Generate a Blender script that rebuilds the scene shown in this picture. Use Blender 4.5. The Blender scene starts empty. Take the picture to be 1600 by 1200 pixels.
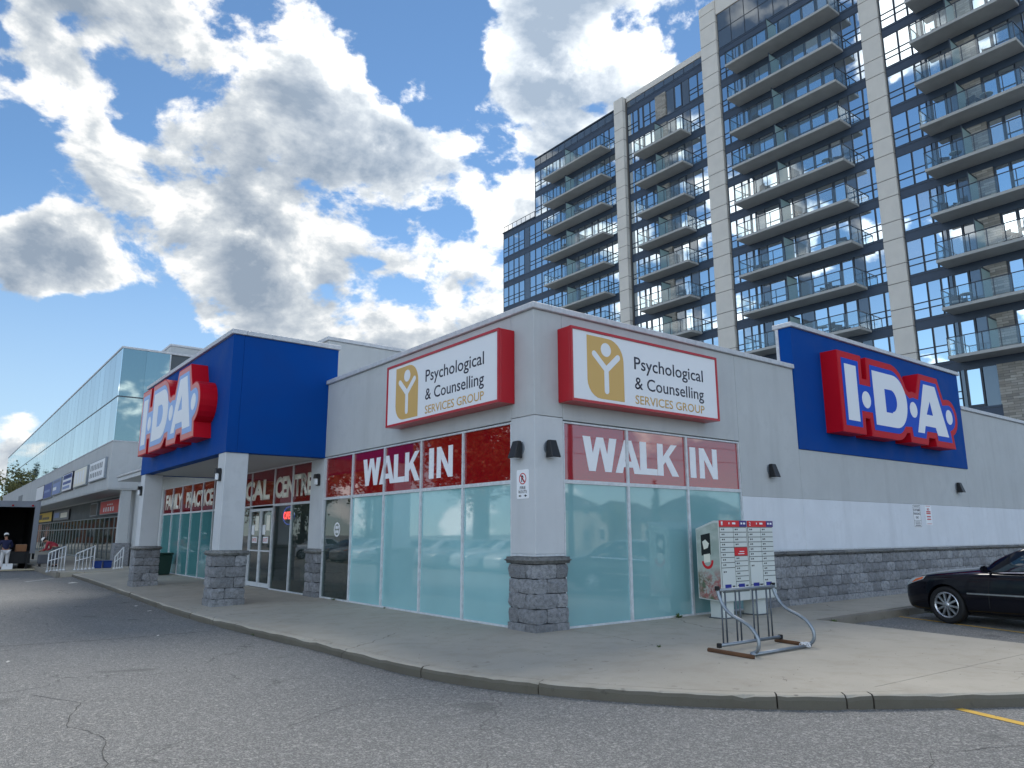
import bpy, bmesh, math, random
from mathutils import Vector, Matrix
from mathutils.bvhtree import BVHTree

random.seed(11)
S = bpy.context.scene
COL = S.collection
R = math.radians

# ------------------------------------------------------------------ camera
cam_d = bpy.data.cameras.new('camera')
cam_d.sensor_fit = 'HORIZONTAL'; cam_d.sensor_width = 36.0
cam_d.lens = 1150.685 / 1600 * 36.0
cam_d.clip_start = 0.1; cam_d.clip_end = 3000
cam = bpy.data.objects.new('camera', cam_d); COL.objects.link(cam)
yaw, pitch, roll = R(52.174), R(11.467), R(-0.142)
fw = Vector((math.cos(pitch)*math.cos(yaw), math.cos(pitch)*math.sin(yaw), math.sin(pitch)))
rt0 = Vector((math.sin(yaw), -math.cos(yaw), 0)); up0 = rt0.cross(fw)
rt = rt0*math.cos(roll) + up0*math.sin(roll); up = up0*math.cos(roll) - rt0*math.sin(roll)
cam.matrix_world = Matrix(((rt.x, up.x, -fw.x, -7.684), (rt.y, up.y, -fw.y, -9.296),
                           (rt.z, up.z, -fw.z, 1.52), (0, 0, 0, 1)))
S.camera = cam

# ------------------------------------------------------------------ exposure
S.view_settings.view_transform = 'Standard'
S.view_settings.look = 'None'
S.view_settings.gamma = 1.0
S.view_settings.use_curve_mapping = False
S.view_settings.exposure = 2.1

# ------------------------------------------------------------------ sky with broken cloud
SUN_AZ, SUN_EL = R(44.0), R(43.0)
SUN = Vector((math.cos(SUN_EL)*math.cos(SUN_AZ), math.cos(SUN_EL)*math.sin(SUN_AZ), math.sin(SUN_EL)))
W = bpy.data.worlds.new('World'); S.world = W; W.use_nodes = True
wt = W.node_tree; wt.nodes.clear()
def wn(t, **kw):
    n = wt.nodes.new(t)
    for k, v in kw.items(): setattr(n, k, v)
    return n
def wl(a, b): wt.links.new(a, b)
def wmath(op, a, b=None, c=None, clamp=False):
    n = wn('ShaderNodeMath', operation=op, use_clamp=clamp)
    for i, v in enumerate((a, b, c)):
        if v is None: continue
        if isinstance(v, (int, float)): n.inputs[i].default_value = v
        else: wl(v, n.inputs[i])
    return n.outputs[0]
def wmap(v, a, b, c=0.0, d=1.0, smooth=True):
    n = wn('ShaderNodeMapRange'); n.interpolation_type = 'SMOOTHSTEP' if smooth else 'LINEAR'
    wl(v, n.inputs[0])
    for i, q in enumerate((a, b, c, d)): n.inputs[1+i].default_value = q
    return n.outputs[0]
tc = wn('ShaderNodeTexCoord'); DIR = tc.outputs['Generated']
sky = wn('ShaderNodeTexSky'); sky.sky_type = 'NISHITA'; sky.sun_disc = False
sky.sun_elevation = SUN_EL; sky.sun_rotation = R(90) - SUN_AZ
sky.altitude = 100; sky.air_density = 0.9; sky.dust_density = 0.0; sky.ozone_density = 2.0
def fbm(vec, scale, detail, rough, dist=0.0, lac=2.0):
    n = wn('ShaderNodeTexNoise'); n.noise_dimensions = '3D'
    n.inputs['Scale'].default_value = scale; n.inputs['Detail'].default_value = detail
    n.inputs['Roughness'].default_value = rough; n.inputs['Distortion'].default_value = dist
    n.inputs['Lacunarity'].default_value = lac
    wl(vec, n.inputs['Vector']); return n.outputs['Fac']
def vadd(v, off, scl=(1, 1, 1)):
    n = wn('ShaderNodeVectorMath', operation='MULTIPLY_ADD'); wl(v, n.inputs[0])
    n.inputs[1].default_value = scl; n.inputs[2].default_value = off
    return n.outputs[0]
OFF = (3.1, 1.7, 0.4)
SC = (1.0, 1.0, 1.5)
STEP = 0.03
TOSUN = Vector((SUN.x, SUN.y, 0)).normalized()*0.25+Vector((0, 0, 1))
v1 = vadd(DIR, OFF, SC)
v2 = vadd(DIR, (OFF[0]+STEP*TOSUN.x, OFF[1]+STEP*TOSUN.y, OFF[2]+STEP*TOSUN.z*1.5), SC)
big1 = fbm(v1, 7.0, 13, 0.58, 0.15); big2 = fbm(v2, 7.0, 7, 0.58, 0.15)
BLOBS = [((0.136, 0.818, 0.559), 7, 1), ((0.121, 0.871, 0.477), 7, 1), ((0.18, 0.875, 0.45), 5, 1), ((0.268, 0.794, 0.545), 6, 1),
 ((0.31, 0.813, 0.493), 7, 1), ((0.377, 0.804, 0.46), 7, 1), ((0.432, 0.802, 0.413), 6, 1), ((0.475, 0.746, 0.467), 6, 1),
 ((0.511, 0.657, 0.555), 6, 1.4), ((0.554, 0.583, 0.594), 8, 1), ((0.542, 0.725, 0.425), 7, 1), ((0.126, 0.917, 0.378), 6, 1),
 ((0.206, 0.9, 0.385), 7, 1), ((0.298, 0.887, 0.354), 8, 1), ((0.405, 0.851, 0.333), 8, 1), ((0.505, 0.804, 0.315), 6, 1),
 ((0.241, 0.923, 0.301), 7, 1), ((0.042, 0.951, 0.305), 5, 1), ((0.081, 0.953, 0.291), 4, 1), ((0.294, 0.732, 0.615), 3, 1),
 ((0.062, 0.993, 0.102), 4, 0.8), ((0.46, 0.83, 0.30), 6, 1), ((0.36, 0.87, 0.30), 6, 0.8), ((0.53, 0.79, 0.30), 4, 1), ((0.59, 0.62, 0.50), 7, 1.5), ((0.60, 0.66, 0.42), 6, 1.5), ((0.55, 0.70, 0.45), 6, 1),
 ((0.215, 0.8, 0.56), 4.5, -1.3), ((0.397, 0.701, 0.592), 7.5, -1.7), ((0.218, 0.876, 0.43), 3.5, -1.4), ((0.065, 0.915, 0.398), 5.5, -1.5),
 ((0.417, 0.823, 0.385), 3, -1.5), ((0.161, 0.96, 0.23), 6, -1.6), ((0.057, 0.979, 0.195), 6, -1.3), ((0.444, 0.715, 0.54), 4.5, -1.4),
 ((0.522, 0.768, 0.371), 3.5, -1.5)]
bias = None
for c, rad, w in BLOBS:
    dn = wn('ShaderNodeVectorMath', operation='DOT_PRODUCT'); wl(DIR, dn.inputs[0])
    dn.inputs[1].default_value = Vector(c).normalized()
    g = wmap(dn.outputs['Value'], math.cos(R(rad*1.3)), 1.0, 0.0, w)
    bias = g if bias is None else wmath('ADD', bias, g)
bias = wmath('MINIMUM', wmath('MAXIMUM', bias, -1.0), 1.0)
THR = 0.54
dens = wmath('MULTIPLY_ADD', bias, 0.125, wmath('SUBTRACT', big1, THR))
dens2 = wmath('MULTIPLY_ADD', bias, 0.125, wmath('SUBTRACT', big2, THR))
cover = wmap(dens, -0.02, 0.06)
core = wmath('ADD', wmap(dens, 0.015, 0.21, smooth=False), wmath('MULTIPLY', wmath('SUBTRACT', fbm(vadd(v1, (7.3, 2.2, 1.1)), 13.0, 6, 0.55), 0.5), 0.9))
lit = wmath('MULTIPLY', wmath('SUBTRACT', dens, dens2), 5.0)
# clouds beside the sun are seen from their shaded side, clouds opposite it from their lit side
dsun = wn('ShaderNodeVectorMath', operation='DOT_PRODUCT'); wl(DIR, dsun.inputs[0]); dsun.inputs[1].default_value = SUN
front = wmap(dsun.outputs['Value'], 0.45, -0.35)
near = wmap(dsun.outputs['Value'], 0.87, 1.0)
shade = wmath('SUBTRACT', wmath('MULTIPLY', core, wmath('MULTIPLY_ADD', front, -0.75, 1.0)), lit)
shade = wmath('MINIMUM', wmath('MAXIMUM', shade, 0.0), 1.0)
ramp = wn('ShaderNodeValToRGB'); wl(shade, ramp.inputs[0])
e = ramp.color_ramp.elements
e[0].position = 0.0; e[0].color = (0.90, 0.90, 0.885, 1)
e[1].position = 1.0; e[1].color = (0.25, 0.31, 0.39, 1)
for p_, c_ in ((0.16, (0.76, 0.775, 0.78, 1)), (0.34, (0.56, 0.60, 0.635, 1)), (0.62, (0.40, 0.45, 0.51, 1))):
    x = e.new(p_); x.color = c_
CLOUD_GAIN = 2.65; SKY_GAIN = 0.265
cgain = wmath('MULTIPLY_ADD', near, 1.0, wmath('MULTIPLY_ADD', front, 5.8, CLOUD_GAIN))  # extra cloud gain opposite the sun, out of view, added to light the facades
cmul = wn('ShaderNodeVectorMath', operation='SCALE'); wl(ramp.outputs['Color'], cmul.inputs[0]); wl(cgain, cmul.inputs['Scale'])
smul = wn('ShaderNodeVectorMath', operation='SCALE'); wl(sky.outputs['Color'], smul.inputs[0]); wl(wmath('MULTIPLY_ADD', front, SKY_GAIN*1.0, SKY_GAIN), smul.inputs['Scale'])  # clear sky opposite the sun brightened too, for tower glass and walls
tint = wn('ShaderNodeVectorMath', operation='MULTIPLY'); wl(smul.outputs[0], tint.inputs[0]); tint.inputs[1].default_value = (0.86, 1.03, 1.08)
sep = wn('ShaderNodeSeparateXYZ'); wl(DIR, sep.inputs[0])
pale = wn('ShaderNodeMix', data_type='RGBA'); wl(wmap(sep.outputs['Z'], 0.42, 0.0, 0.0, 0.65), pale.inputs['Factor'])
wl(tint.outputs[0], pale.inputs['A']); pale.inputs['B'].default_value = (1.2, 1.5, 1.8, 1)
mix = wn('ShaderNodeMix', data_type='RGBA')
wl(cover, mix.inputs['Factor']); wl(pale.outputs['Result'], mix.inputs['A']); wl(cmul.outputs[0], mix.inputs['B'])
bg = wn('ShaderNodeBackground'); bg.inputs['Strength'].default_value = 0.11
wl(mix.outputs['Result'], bg.inputs['Color'])
wo = wn('ShaderNodeOutputWorld'); wl(bg.outputs[0], wo.inputs['Surface'])

# ------------------------------------------------------------------ sun, veiled by cloud
sd = bpy.data.lights.new('sun', 'SUN'); sd.energy = 1.0; sd.angle = R(34); sd.color = (1.0, 0.95, 0.87)
so = bpy.data.objects.new('sun', sd); COL.objects.link(so)
so.rotation_euler = (-SUN).to_track_quat('-Z', 'Y').to_euler()

# ================================================================== helpers
def lin(r, g, b):
    f = lambda c: (c/255)/12.92 if c/255 <= 0.04045 else ((c/255+0.055)/1.055)**2.4
    return (f(r), f(g), f(b), 1)

class MB:
    """collects faces, then links them as one mesh object"""
    def __init__(s): s.v = []; s.f = []; s.m = []
    def add(s, vs, fs, m=0):
        o = len(s.v); s.v += [tuple(v) for v in vs]
        for f in fs: s.f.append(tuple(i+o for i in f)); s.m.append(m)
        return s
    def box(s, x0, x1, y0, y1, z0, z1, m=0):
        if x0 > x1: x0, x1 = x1, x0
        if y0 > y1: y0, y1 = y1, y0
        return s.add([(x0,y0,z0),(x1,y0,z0),(x1,y1,z0),(x0,y1,z0),(x0,y0,z1),(x1,y0,z1),(x1,y1,z1),(x0,y1,z1)],
              [(0,3,2,1),(4,5,6,7),(0,1,5,4),(1,2,6,5),(2,3,7,6),(3,0,4,7)], m)
    def prism(s, pts, F, c0, c1, m=0):
        """polygon pts (a,b) in frame F extruded from c0 to c1 along F's normal"""
        n = len(pts)
        ar = sum(pts[i][0]*pts[(i+1)%n][1]-pts[(i+1)%n][0]*pts[i][1] for i in range(n))
        if ar < 0: pts = pts[::-1]
        vs = [F(a, b, c0) for a, b in pts] + [F(a, b, c1) for a, b in pts]
        fs = [tuple(range(n-1, -1, -1)), tuple(range(n, 2*n))] + [(i, (i+1)%n, n+(i+1)%n, n+i) for i in range(n)]
        if c1 < c0: fs = [f[::-1] for f in fs]
        return s.add(vs, fs, m)
    def fbox(s, F, a0, a1, b0, b1, c0, c1, m=0):
        return s.prism([(a0,b0),(a1,b0),(a1,b1),(a0,b1)], F, c0, c1, m)
    def tube(s, pts, r, n=8, m=0, cap=True):
        pts = [Vector(p) for p in pts]; rings = []; prev = None
        rs = r if isinstance(r, (list, tuple)) else [r]*len(pts)
        for i, p in enumerate(pts):
            t = (pts[min(i+1, len(pts)-1)] - pts[max(i-1, 0)]).normalized()
            if prev is None: a = t.orthogonal().normalized()
            else: a = (prev - t*prev.dot(t)).normalized()
            prev = a; b = t.cross(a)
            rings.append([p + (a*math.cos(2*math.pi*k/n) + b*math.sin(2*math.pi*k/n))*rs[i] for k in range(n)])
        vs = [v for rg in rings for v in rg]; fs = []
        for i in range(len(pts)-1):
            for k in range(n):
                fs.append((i*n+k, i*n+(k+1)%n, (i+1)*n+(k+1)%n, (i+1)*n+k))
        if cap: fs += [tuple(range(n-1, -1, -1)), tuple((len(pts)-1)*n+k for k in range(n))]
        return s.add(vs, fs, m)
    def lathe(s, prof, o=(0,0,0), ax='Z', n=24, m=0, cap=True):
        """profile of (radius, height) spun about ax through o"""
        vs = []
        for rr, h in prof:
            for k in range(n):
                c, q = math.cos(2*math.pi*k/n)*rr, math.sin(2*math.pi*k/n)*rr
                vs.append({'Z': (o[0]+c, o[1]+q, o[2]+h), 'X': (o[0]+h, o[1]+c, o[2]+q), 'Y': (o[0]+q, o[1]+h, o[2]+c)}[ax])
        fs = [(i*n+k, i*n+(k+1)%n, (i+1)*n+(k+1)%n, (i+1)*n+k) for i in range(len(prof)-1) for k in range(n)]
        if cap and prof[0][0] > 1e-6: fs.append(tuple(range(n-1, -1, -1)))
        if cap and prof[-1][0] > 1e-6: fs.append(tuple((len(prof)-1)*n+k for k in range(n)))
        return s.add(vs, fs, m)
    def mesh(s, name, mats, smooth=False, bevel=0.0, seg=1):
        me = bpy.data.meshes.new(name); me.from_pydata(s.v, [], s.f)
        for mt in (mats if isinstance(mats, (list, tuple)) else [mats]): me.materials.append(mt)
        if any(s.m): me.polygons.foreach_set('material_index', s.m)
        if bevel:
            bm = bmesh.new(); bm.from_mesh(me)
            bmesh.ops.remove_doubles(bm, verts=bm.verts, dist=1e-5)
            ed = [e_ for e_ in bm.edges if len(e_.link_faces) == 2 and e_.calc_face_angle(0) > 0.5]
            bmesh.ops.bevel(bm, geom=ed, offset=bevel, segments=seg, affect='EDGES', clamp_overlap=True)
            bm.to_mesh(me); bm.free()
        if smooth: me.polygons.foreach_set('use_smooth', [True]*len(me.polygons))
        me.validate(); me.update()
        return me
    def build(s, name, mats, parent=None, smooth=False, bevel=0.0, seg=1):
        return inst(name, s.mesh(name, mats, smooth, bevel, seg), parent)

ORG = {}
def inst(name, me, parent=None, loc=None, rot=None, scale=None):
    """links a mesh; without loc the mesh is in world coordinates even under a placed Empty"""
    o = bpy.data.objects.new(name, me); COL.objects.link(o)
    if parent is not None:
        o.parent = parent
        if parent.type == 'EMPTY' and parent.name in ORG and loc is None:
            o.location = -ORG[parent.name]
    if loc is not None: o.location = loc
    if rot is not None: o.rotation_euler = rot
    if scale is not None: o.scale = scale
    return o
def tag(o, label=None, cat=None, group=None, kind=None):
    if label: o['label'] = label
    if cat: o['category'] = cat
    if group: o['group'] = group
    if kind: o['kind'] = kind
    return o
def empty(name, loc=(0,0,0), label=None, cat=None, group=None, world=True):
    """Empty at a thing's base; world=True: its parts are given in world coordinates"""
    o = bpy.data.objects.new(name, None); COL.objects.link(o); o.location = loc
    o.empty_display_size = 0.2
    if world: ORG[o.name] = Vector(loc)
    return tag(o, label, cat, group)
def copy_tree(o, parent=None):
    c = o.copy(); COL.objects.link(c)
    if parent is not None: c.parent = parent
    for ch in list(o.children): copy_tree(ch, c)
    return c
def frame(o, u, v, n):
    o, u, v, n = Vector(o), Vector(u), Vector(v), Vector(n)
    return lambda a, b, c=0.0: o + u*a + v*b + n*c
FL = frame((0,0,0), (0,-1,0), (0,0,1), (-1,0,0))     # left facade: a = -Y, b = Z, c = outwards (-X)
FR = frame((0,0,0), (1,0,0), (0,0,1), (0,-1,0))      # right facade: a = X, b = Z, c = outwards (-Y)
def shift(F, a0, b0, c0): return lambda a, b, c=0.0: F(a+a0, b+b0, c+c0)

def text(name, body, F, box, depth, mt, parent, bold=0.0, c=0.0, spacing=1.0):
    cu = bpy.data.curves.new(name, 'FONT'); cu.body = body; cu.size = 1.0
    cu.offset = bold; cu.resolution_u = 3; cu.space_character = spacing; cu.align_x = 'LEFT'
    o = bpy.data.objects.new(name, cu); COL.objects.link(o)
    bpy.context.view_layer.update()
    dg = bpy.context.evaluated_depsgraph_get()
    src = bpy.data.meshes.new_from_object(o.evaluated_get(dg))
    bpy.data.objects.remove(o); bpy.data.curves.remove(cu)
    xs = [v.co.x for v in src.vertices]; ys = [v.co.y for v in src.vertices]
    x0, x1, y0, y1 = min(xs), max(xs), min(ys), max(ys)
    bm = bmesh.new(); bm.from_mesh(src); bpy.data.meshes.remove(src)
    a0, a1, b0, b1 = box
    for v in bm.verts:
        v.co = F(a0+(v.co.x-x0)/(x1-x0)*(a1-a0), b0+(v.co.y-y0)/(y1-y0)*(b1-b0), c)
    nrm = F(0, 0, 1)-F(0, 0, 0)
    if depth:
        ext = bmesh.ops.extrude_face_region(bm, geom=list(bm.faces))
        vs = [g for g in ext['geom'] if isinstance(g, bmesh.types.BMVert)]
        bmesh.ops.translate(bm, verts=vs, vec=nrm*depth)
    bmesh.ops.recalc_face_normals(bm, faces=bm.faces)
    me = bpy.data.meshes.new(name); bm.to_mesh(me); bm.free(); me.materials.append(mt)
    return inst(name, me, parent)

def arc(cx, cy, r, a0, a1, n):
    return [(cx+r*math.cos(R(a0+(a1-a0)*i/n)), cy+r*math.sin(R(a0+(a1-a0)*i/n))) for i in range(n+1)]
def circle(cx, cy, r, n=24): return [(cx+r*math.cos(2*math.pi*i/n), cy+r*math.sin(2*math.pi*i/n)) for i in range(n)]

# ------------------------------------------------------------------ materials
def newmat(name):
    m = bpy.data.materials.new(name); m.use_nodes = True
    return m, m.node_tree, m.node_tree.nodes['Principled BSDF']
def simple(name, col, rough=0.5, metal=0.0, spec=0.5, ior=1.5, emit=0.0, coat=0.0):
    m, t, b = newmat(name)
    b.inputs['Base Color'].default_value = col if len(col) == 4 else (*col, 1)
    b.inputs['Roughness'].default_value = rough; b.inputs['Metallic'].default_value = metal
    b.inputs['IOR'].default_value = ior
    b.inputs['Coat Weight'].default_value = coat; b.inputs['Coat Roughness'].default_value = 0.03
    if emit:
        b.inputs['Emission Color'].default_value = col if len(col) == 4 else (*col, 1)
        b.inputs['Emission Strength'].default_value = emit
    return m
class NT:
    """small node-tree writer"""
    def __init__(s, t): s.t = t
    def n(s, k, **kw):
        x = s.t.nodes.new(k)
        for a, v in kw.items(): setattr(x, a, v)
        return x
    def l(s, a, b): s.t.links.new(a, b)
    def pos(s):
        return s.n('ShaderNodeNewGeometry').outputs['Position']
    def obj(s):
        return s.n('ShaderNodeTexCoord').outputs['Object']
    def mapping(s, v, scale=(1,1,1), loc=(0,0,0)):
        x = s.n('ShaderNodeMapping'); s.l(v, x.inputs[0]); x.inputs['Scale'].default_value = scale; x.inputs['Location'].default_value = loc
        return x.outputs[0]
    def noise(s, v, scale, detail=4, rough=0.55, dist=0.0):
        x = s.n('ShaderNodeTexNoise'); s.l(v, x.inputs['Vector'])
        x.inputs['Scale'].default_value = scale; x.inputs['Detail'].default_value = detail
        x.inputs['Roughness'].default_value = rough; x.inputs['Distortion'].default_value = dist
        return x.outputs['Fac']
    def vor(s, v, scale, feature='F1', rnd=1.0):
        x = s.n('ShaderNodeTexVoronoi', feature=feature); s.l(v, x.inputs['Vector']); x.inputs['Scale'].default_value = scale
        x.inputs['Randomness'].default_value = rnd
        return x.outputs['Distance'], (x.outputs['Color'] if feature != 'DISTANCE_TO_EDGE' else None)
    def mr(s, v, a, b, c=0.0, d=1.0, smooth=False):
        x = s.n('ShaderNodeMapRange'); s.l(v, x.inputs[0])
        if smooth: x.interpolation_type = 'SMOOTHSTEP'
        for i, q in enumerate((a, b, c, d)): x.inputs[1+i].default_value = q
        return x.outputs[0]
    def math(s, op, a, b=None):
        x = s.n('ShaderNodeMath', operation=op)
        for i, v in enumerate((a, b)):
            if v is None: continue
            if isinstance(v, (int, float)): x.inputs[i].default_value = v
            else: s.l(v, x.inputs[i])
        return x.outputs[0]
    def mix(s, f, a, b, blend='MIX'):
        x = s.n('ShaderNodeMix', data_type='RGBA', blend_type=blend)
        for k, v in (('Factor', f), ('A', a), ('B', b)):
            if isinstance(v, (int, float)): x.inputs[k].default_value = v
            elif isinstance(v, tuple): x.inputs[k].default_value = v if len(v) == 4 else (*v, 1)
            else: s.l(v, x.inputs[k])
        return x.outputs['Result']
    def bump(s, h, strength, dist, nin=None):
        x = s.n('ShaderNodeBump'); x.inputs['Strength'].default_value = strength; x.inputs['Distance'].default_value = dist
        s.l(h, x.inputs['Height'])
        if nin is not None: s.l(nin, x.inputs['Normal'])
        return x.outputs[0]
def sc(c, k): return (c[0]*k, c[1]*k, c[2]*k, 1)

def stucco(name, col, streak=0.35, rough=0.85, bumpd=0.004):
    m, t, b = newmat(name); q = NT(t); P = q.pos()
    blot = q.noise(P, 0.9, 5, 0.6); fine = q.noise(P, 60, 3, 0.6)
    st = q.noise(q.mapping(P, (1.9, 1.9, 0.22)), 1.0, 5, 0.65)
    c1 = q.mix(q.mr(blot, 0.3, 0.7), sc(col, 0.93), sc(col, 1.05))
    c2 = q.mix(q.mr(st, 0.50, 0.70, 0, streak), c1, sc(col, 0.60))
    c3 = q.mix(q.math('MULTIPLY', q.mr(q.noise(P, 3.2, 6, 0.7), 0.5, 0.75, 0, 0.5), q.mr(blot, 0.4, 0.6)), c2, sc(col, 0.74))
    c3 = q.mix(q.mr(fine, 0.3, 0.7, 0, 0.25), c3, sc(col, 0.86))
    q.l(c3, b.inputs['Base Color']); b.inputs['Roughness'].default_value = rough
    q.l(q.bump(fine, 0.35, bumpd), b.inputs['Normal'])
    return m
def painted(name, col, rough=0.45, var=0.12, ior=1.45):
    m, t, b = newmat(name); q = NT(t); P = q.pos()
    n1 = q.noise(P, 1.3, 5, 0.6); n2 = q.noise(P, 40, 3, 0.6)
    c1 = q.mix(q.mr(n1, 0.3, 0.7), sc(col, 1-var), sc(col, 1+var))
    q.l(c1, b.inputs['Base Color'])
    q.l(q.mr(n1, 0.3, 0.7, rough*0.85, min(1, rough*1.2)), b.inputs['Roughness']); b.inputs['IOR'].default_value = ior
    q.l(q.bump(n2, 0.08, 0.004), b.inputs['Normal'])
    return m
def metal(name, col, rough=0.35, met=1.0):
    m, t, b = newmat(name); q = NT(t); P = q.pos()
    n1 = q.noise(P, 9, 5, 0.65)
    q.l(q.mix(q.mr(n1, 0.3, 0.7), sc(col, 0.8), sc(col, 1.1)), b.inputs['Base Color'])
    b.inputs['Metallic'].default_value = met
    q.l(q.mr(n1, 0.3, 0.7, rough*0.8, rough*1.3), b.inputs['Roughness'])
    return m
def film(name, col, rough=0.03, ior=1.9, var=0.06):
    """glossy sheet of glass with an opaque coloured film behind it"""
    m, t, b = newmat(name); q = NT(t); P = q.pos()
    n1 = q.noise(P, 0.7, 3, 0.5)
    q.l(q.mix(q.mr(n1, 0.3, 0.7), sc(col, 1-var), sc(col, 1+var)), b.inputs['Base Color'])
    b.inputs['Roughness'].default_value = rough; b.inputs['IOR'].default_value = ior
    wob = q.noise(P, 1.1, 2, 0.4)
    q.l(q.bump(wob, 0.10, 0.01), b.inputs['Normal'])
    return m
def clearglass(name, tint, see=0.6, ior=1.6, rough=0.0):
    m, t, b = newmat(name); q = NT(t)
    b.inputs['Base Color'].default_value = (*sc(tint, 0.3)[:3], 1); b.inputs['Roughness'].default_value = rough
    b.inputs['IOR'].default_value = ior
    tr = q.n('ShaderNodeBsdfTransparent'); tr.inputs[0].default_value = tint
    mx = q.n('ShaderNodeMixShader'); mx.inputs[0].default_value = see
    gl = q.n('ShaderNodeBsdfGlossy'); gl.inputs['Roughness'].default_value = rough
    fr = q.n('ShaderNodeFresnel'); fr.inputs['IOR'].default_value = ior
    q.l(b.outputs[0], mx.inputs[1]); q.l(tr.outputs[0], mx.inputs[2])
    bk = q.n('ShaderNodeNewGeometry').outputs['Backfacing']
    mx2 = q.n('ShaderNodeMixShader'); q.l(q.math('MULTIPLY', fr.outputs[0], q.math('SUBTRACT', 1.0, bk)), mx2.inputs[0]); q.l(mx.outputs[0], mx2.inputs[1]); q.l(gl.outputs[0], mx2.inputs[2])
    q.l(mx2.outputs[0], t.nodes['Material Output'].inputs['Surface'])
    return m
def mirrorglass(name, tint, k=0.6, base=(0.02, 0.03, 0.04, 1), wav=0.02):
    """coated curtain-wall glass: mostly mirror, a little dark body"""
    m, t, b = newmat(name); q = NT(t); P = q.pos()
    b.inputs['Base Color'].default_value = base; b.inputs['Roughness'].default_value = 0.03; b.inputs['IOR'].default_value = 1.5
    gl = q.n('ShaderNodeBsdfGlossy'); gl.inputs['Roughness'].default_value = 0.015; gl.inputs['Color'].default_value = tint
    oi = q.n('ShaderNodeObjectInfo')
    wob = q.noise(P, 0.5, 2, 0.4)
    bp = q.bump(wob, 0.25, wav); q.l(bp, gl.inputs['Normal'])
    mx = q.n('ShaderNodeMixShader')
    q.l(q.mr(oi.outputs['Random'], 0, 1, k*0.82, min(1, k*1.12)), mx.inputs[0])
    q.l(b.outputs[0], mx.inputs[1]); q.l(gl.outputs[0], mx.inputs[2])
    q.l(mx.outputs[0], t.nodes['Material Output'].inputs['Surface'])
    return m
def stone(name, col):
    m, t, b = newmat(name); q = NT(t); P = q.pos()
    oi = q.n('ShaderNodeObjectInfo').outputs['Random']
    n1 = q.noise(P, 14, 6, 0.7); n2 = q.noise(P, 55, 4, 0.65)
    c0 = q.mix(oi, sc(col, 0.68), sc(col, 1.25))
    c1 = q.mix(q.mr(n1, 0.42, 0.66, 0, 0.85), c0, sc(col, 0.42))
    c2 = q.mix(q.mr(n2, 0.5, 0.75, 0, 0.5), c1, sc(col, 1.5))
    q.l(c2, b.inputs['Base Color']); b.inputs['Roughness'].default_value = 0.9
    h = q.math('ADD', q.math('MULTIPLY', n1, 1.0), q.math('MULTIPLY', n2, 0.3))
    q.l(q.bump(h, 1.0, 0.05), b.inputs['Normal'])
    return m
def concrete(name, col, cracks=True):
    m, t, b = newmat(name); q = NT(t); P = q.pos()
    big = q.noise(P, 0.35, 6, 0.6); mid = q.noise(P, 2.4, 6, 0.65); fine = q.noise(P, 90, 3, 0.6)
    spots = q.noise(P, 6, 4, 0.5)
    c1 = q.mix(q.mr(big, 0.32, 0.68), sc(col, 0.86), sc(col, 1.1))
    c2 = q.mix(q.mr(mid, 0.48, 0.72, 0, 0.55), c1, (col[0]*0.72, col[1]*0.68, col[2]*0.62, 1))
    c3 = q.mix(q.mr(fine, 0.35, 0.65, 0, 0.3), c2, sc(col, 0.7))
    c4 = q.mix(q.mr(spots, 0.66, 0.74, 0, 0.55), c3, sc(col, 0.42))
    dots, _ = q.vor(P, 2.6)
    c4 = q.mix(q.math('MULTIPLY', q.mr(dots, 0.05, 0.075, 0.75, 0), q.mr(q.noise(P, 1.1, 2, 0.5), 0.48, 0.56)), c4, sc(col, 0.35))
    if cracks:
        wv = q.n('ShaderNodeVectorMath', operation='MULTIPLY_ADD')
        nz = q.n('ShaderNodeTexNoise'); q.l(P, nz.inputs['Vector']); nz.inputs['Scale'].default_value = 1.6; nz.inputs['Detail'].default_value = 4
        q.l(nz.outputs['Color'], wv.inputs[0]); wv.inputs[1].default_value = (0.7, 0.7, 0); q.l(P, wv.inputs[2])
        d, _ = q.vor(wv.outputs[0], 0.22, 'DISTANCE_TO_EDGE')
        gate = q.mr(q.noise(P, 0.45, 2, 0.5), 0.5, 0.58)
        ck = q.math('MULTIPLY', q.mr(d, 0.0, 0.003, 1, 0), gate)
        c4 = q.mix(q.math('MULTIPLY', ck, 0.7), c4, sc(col, 0.25))
    q.l(c4, b.inputs['Base Color']); b.inputs['Roughness'].default_value = 0.88
    q.l(q.bump(fine, 0.3, 0.006), b.inputs['Normal'])
    return m
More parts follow.
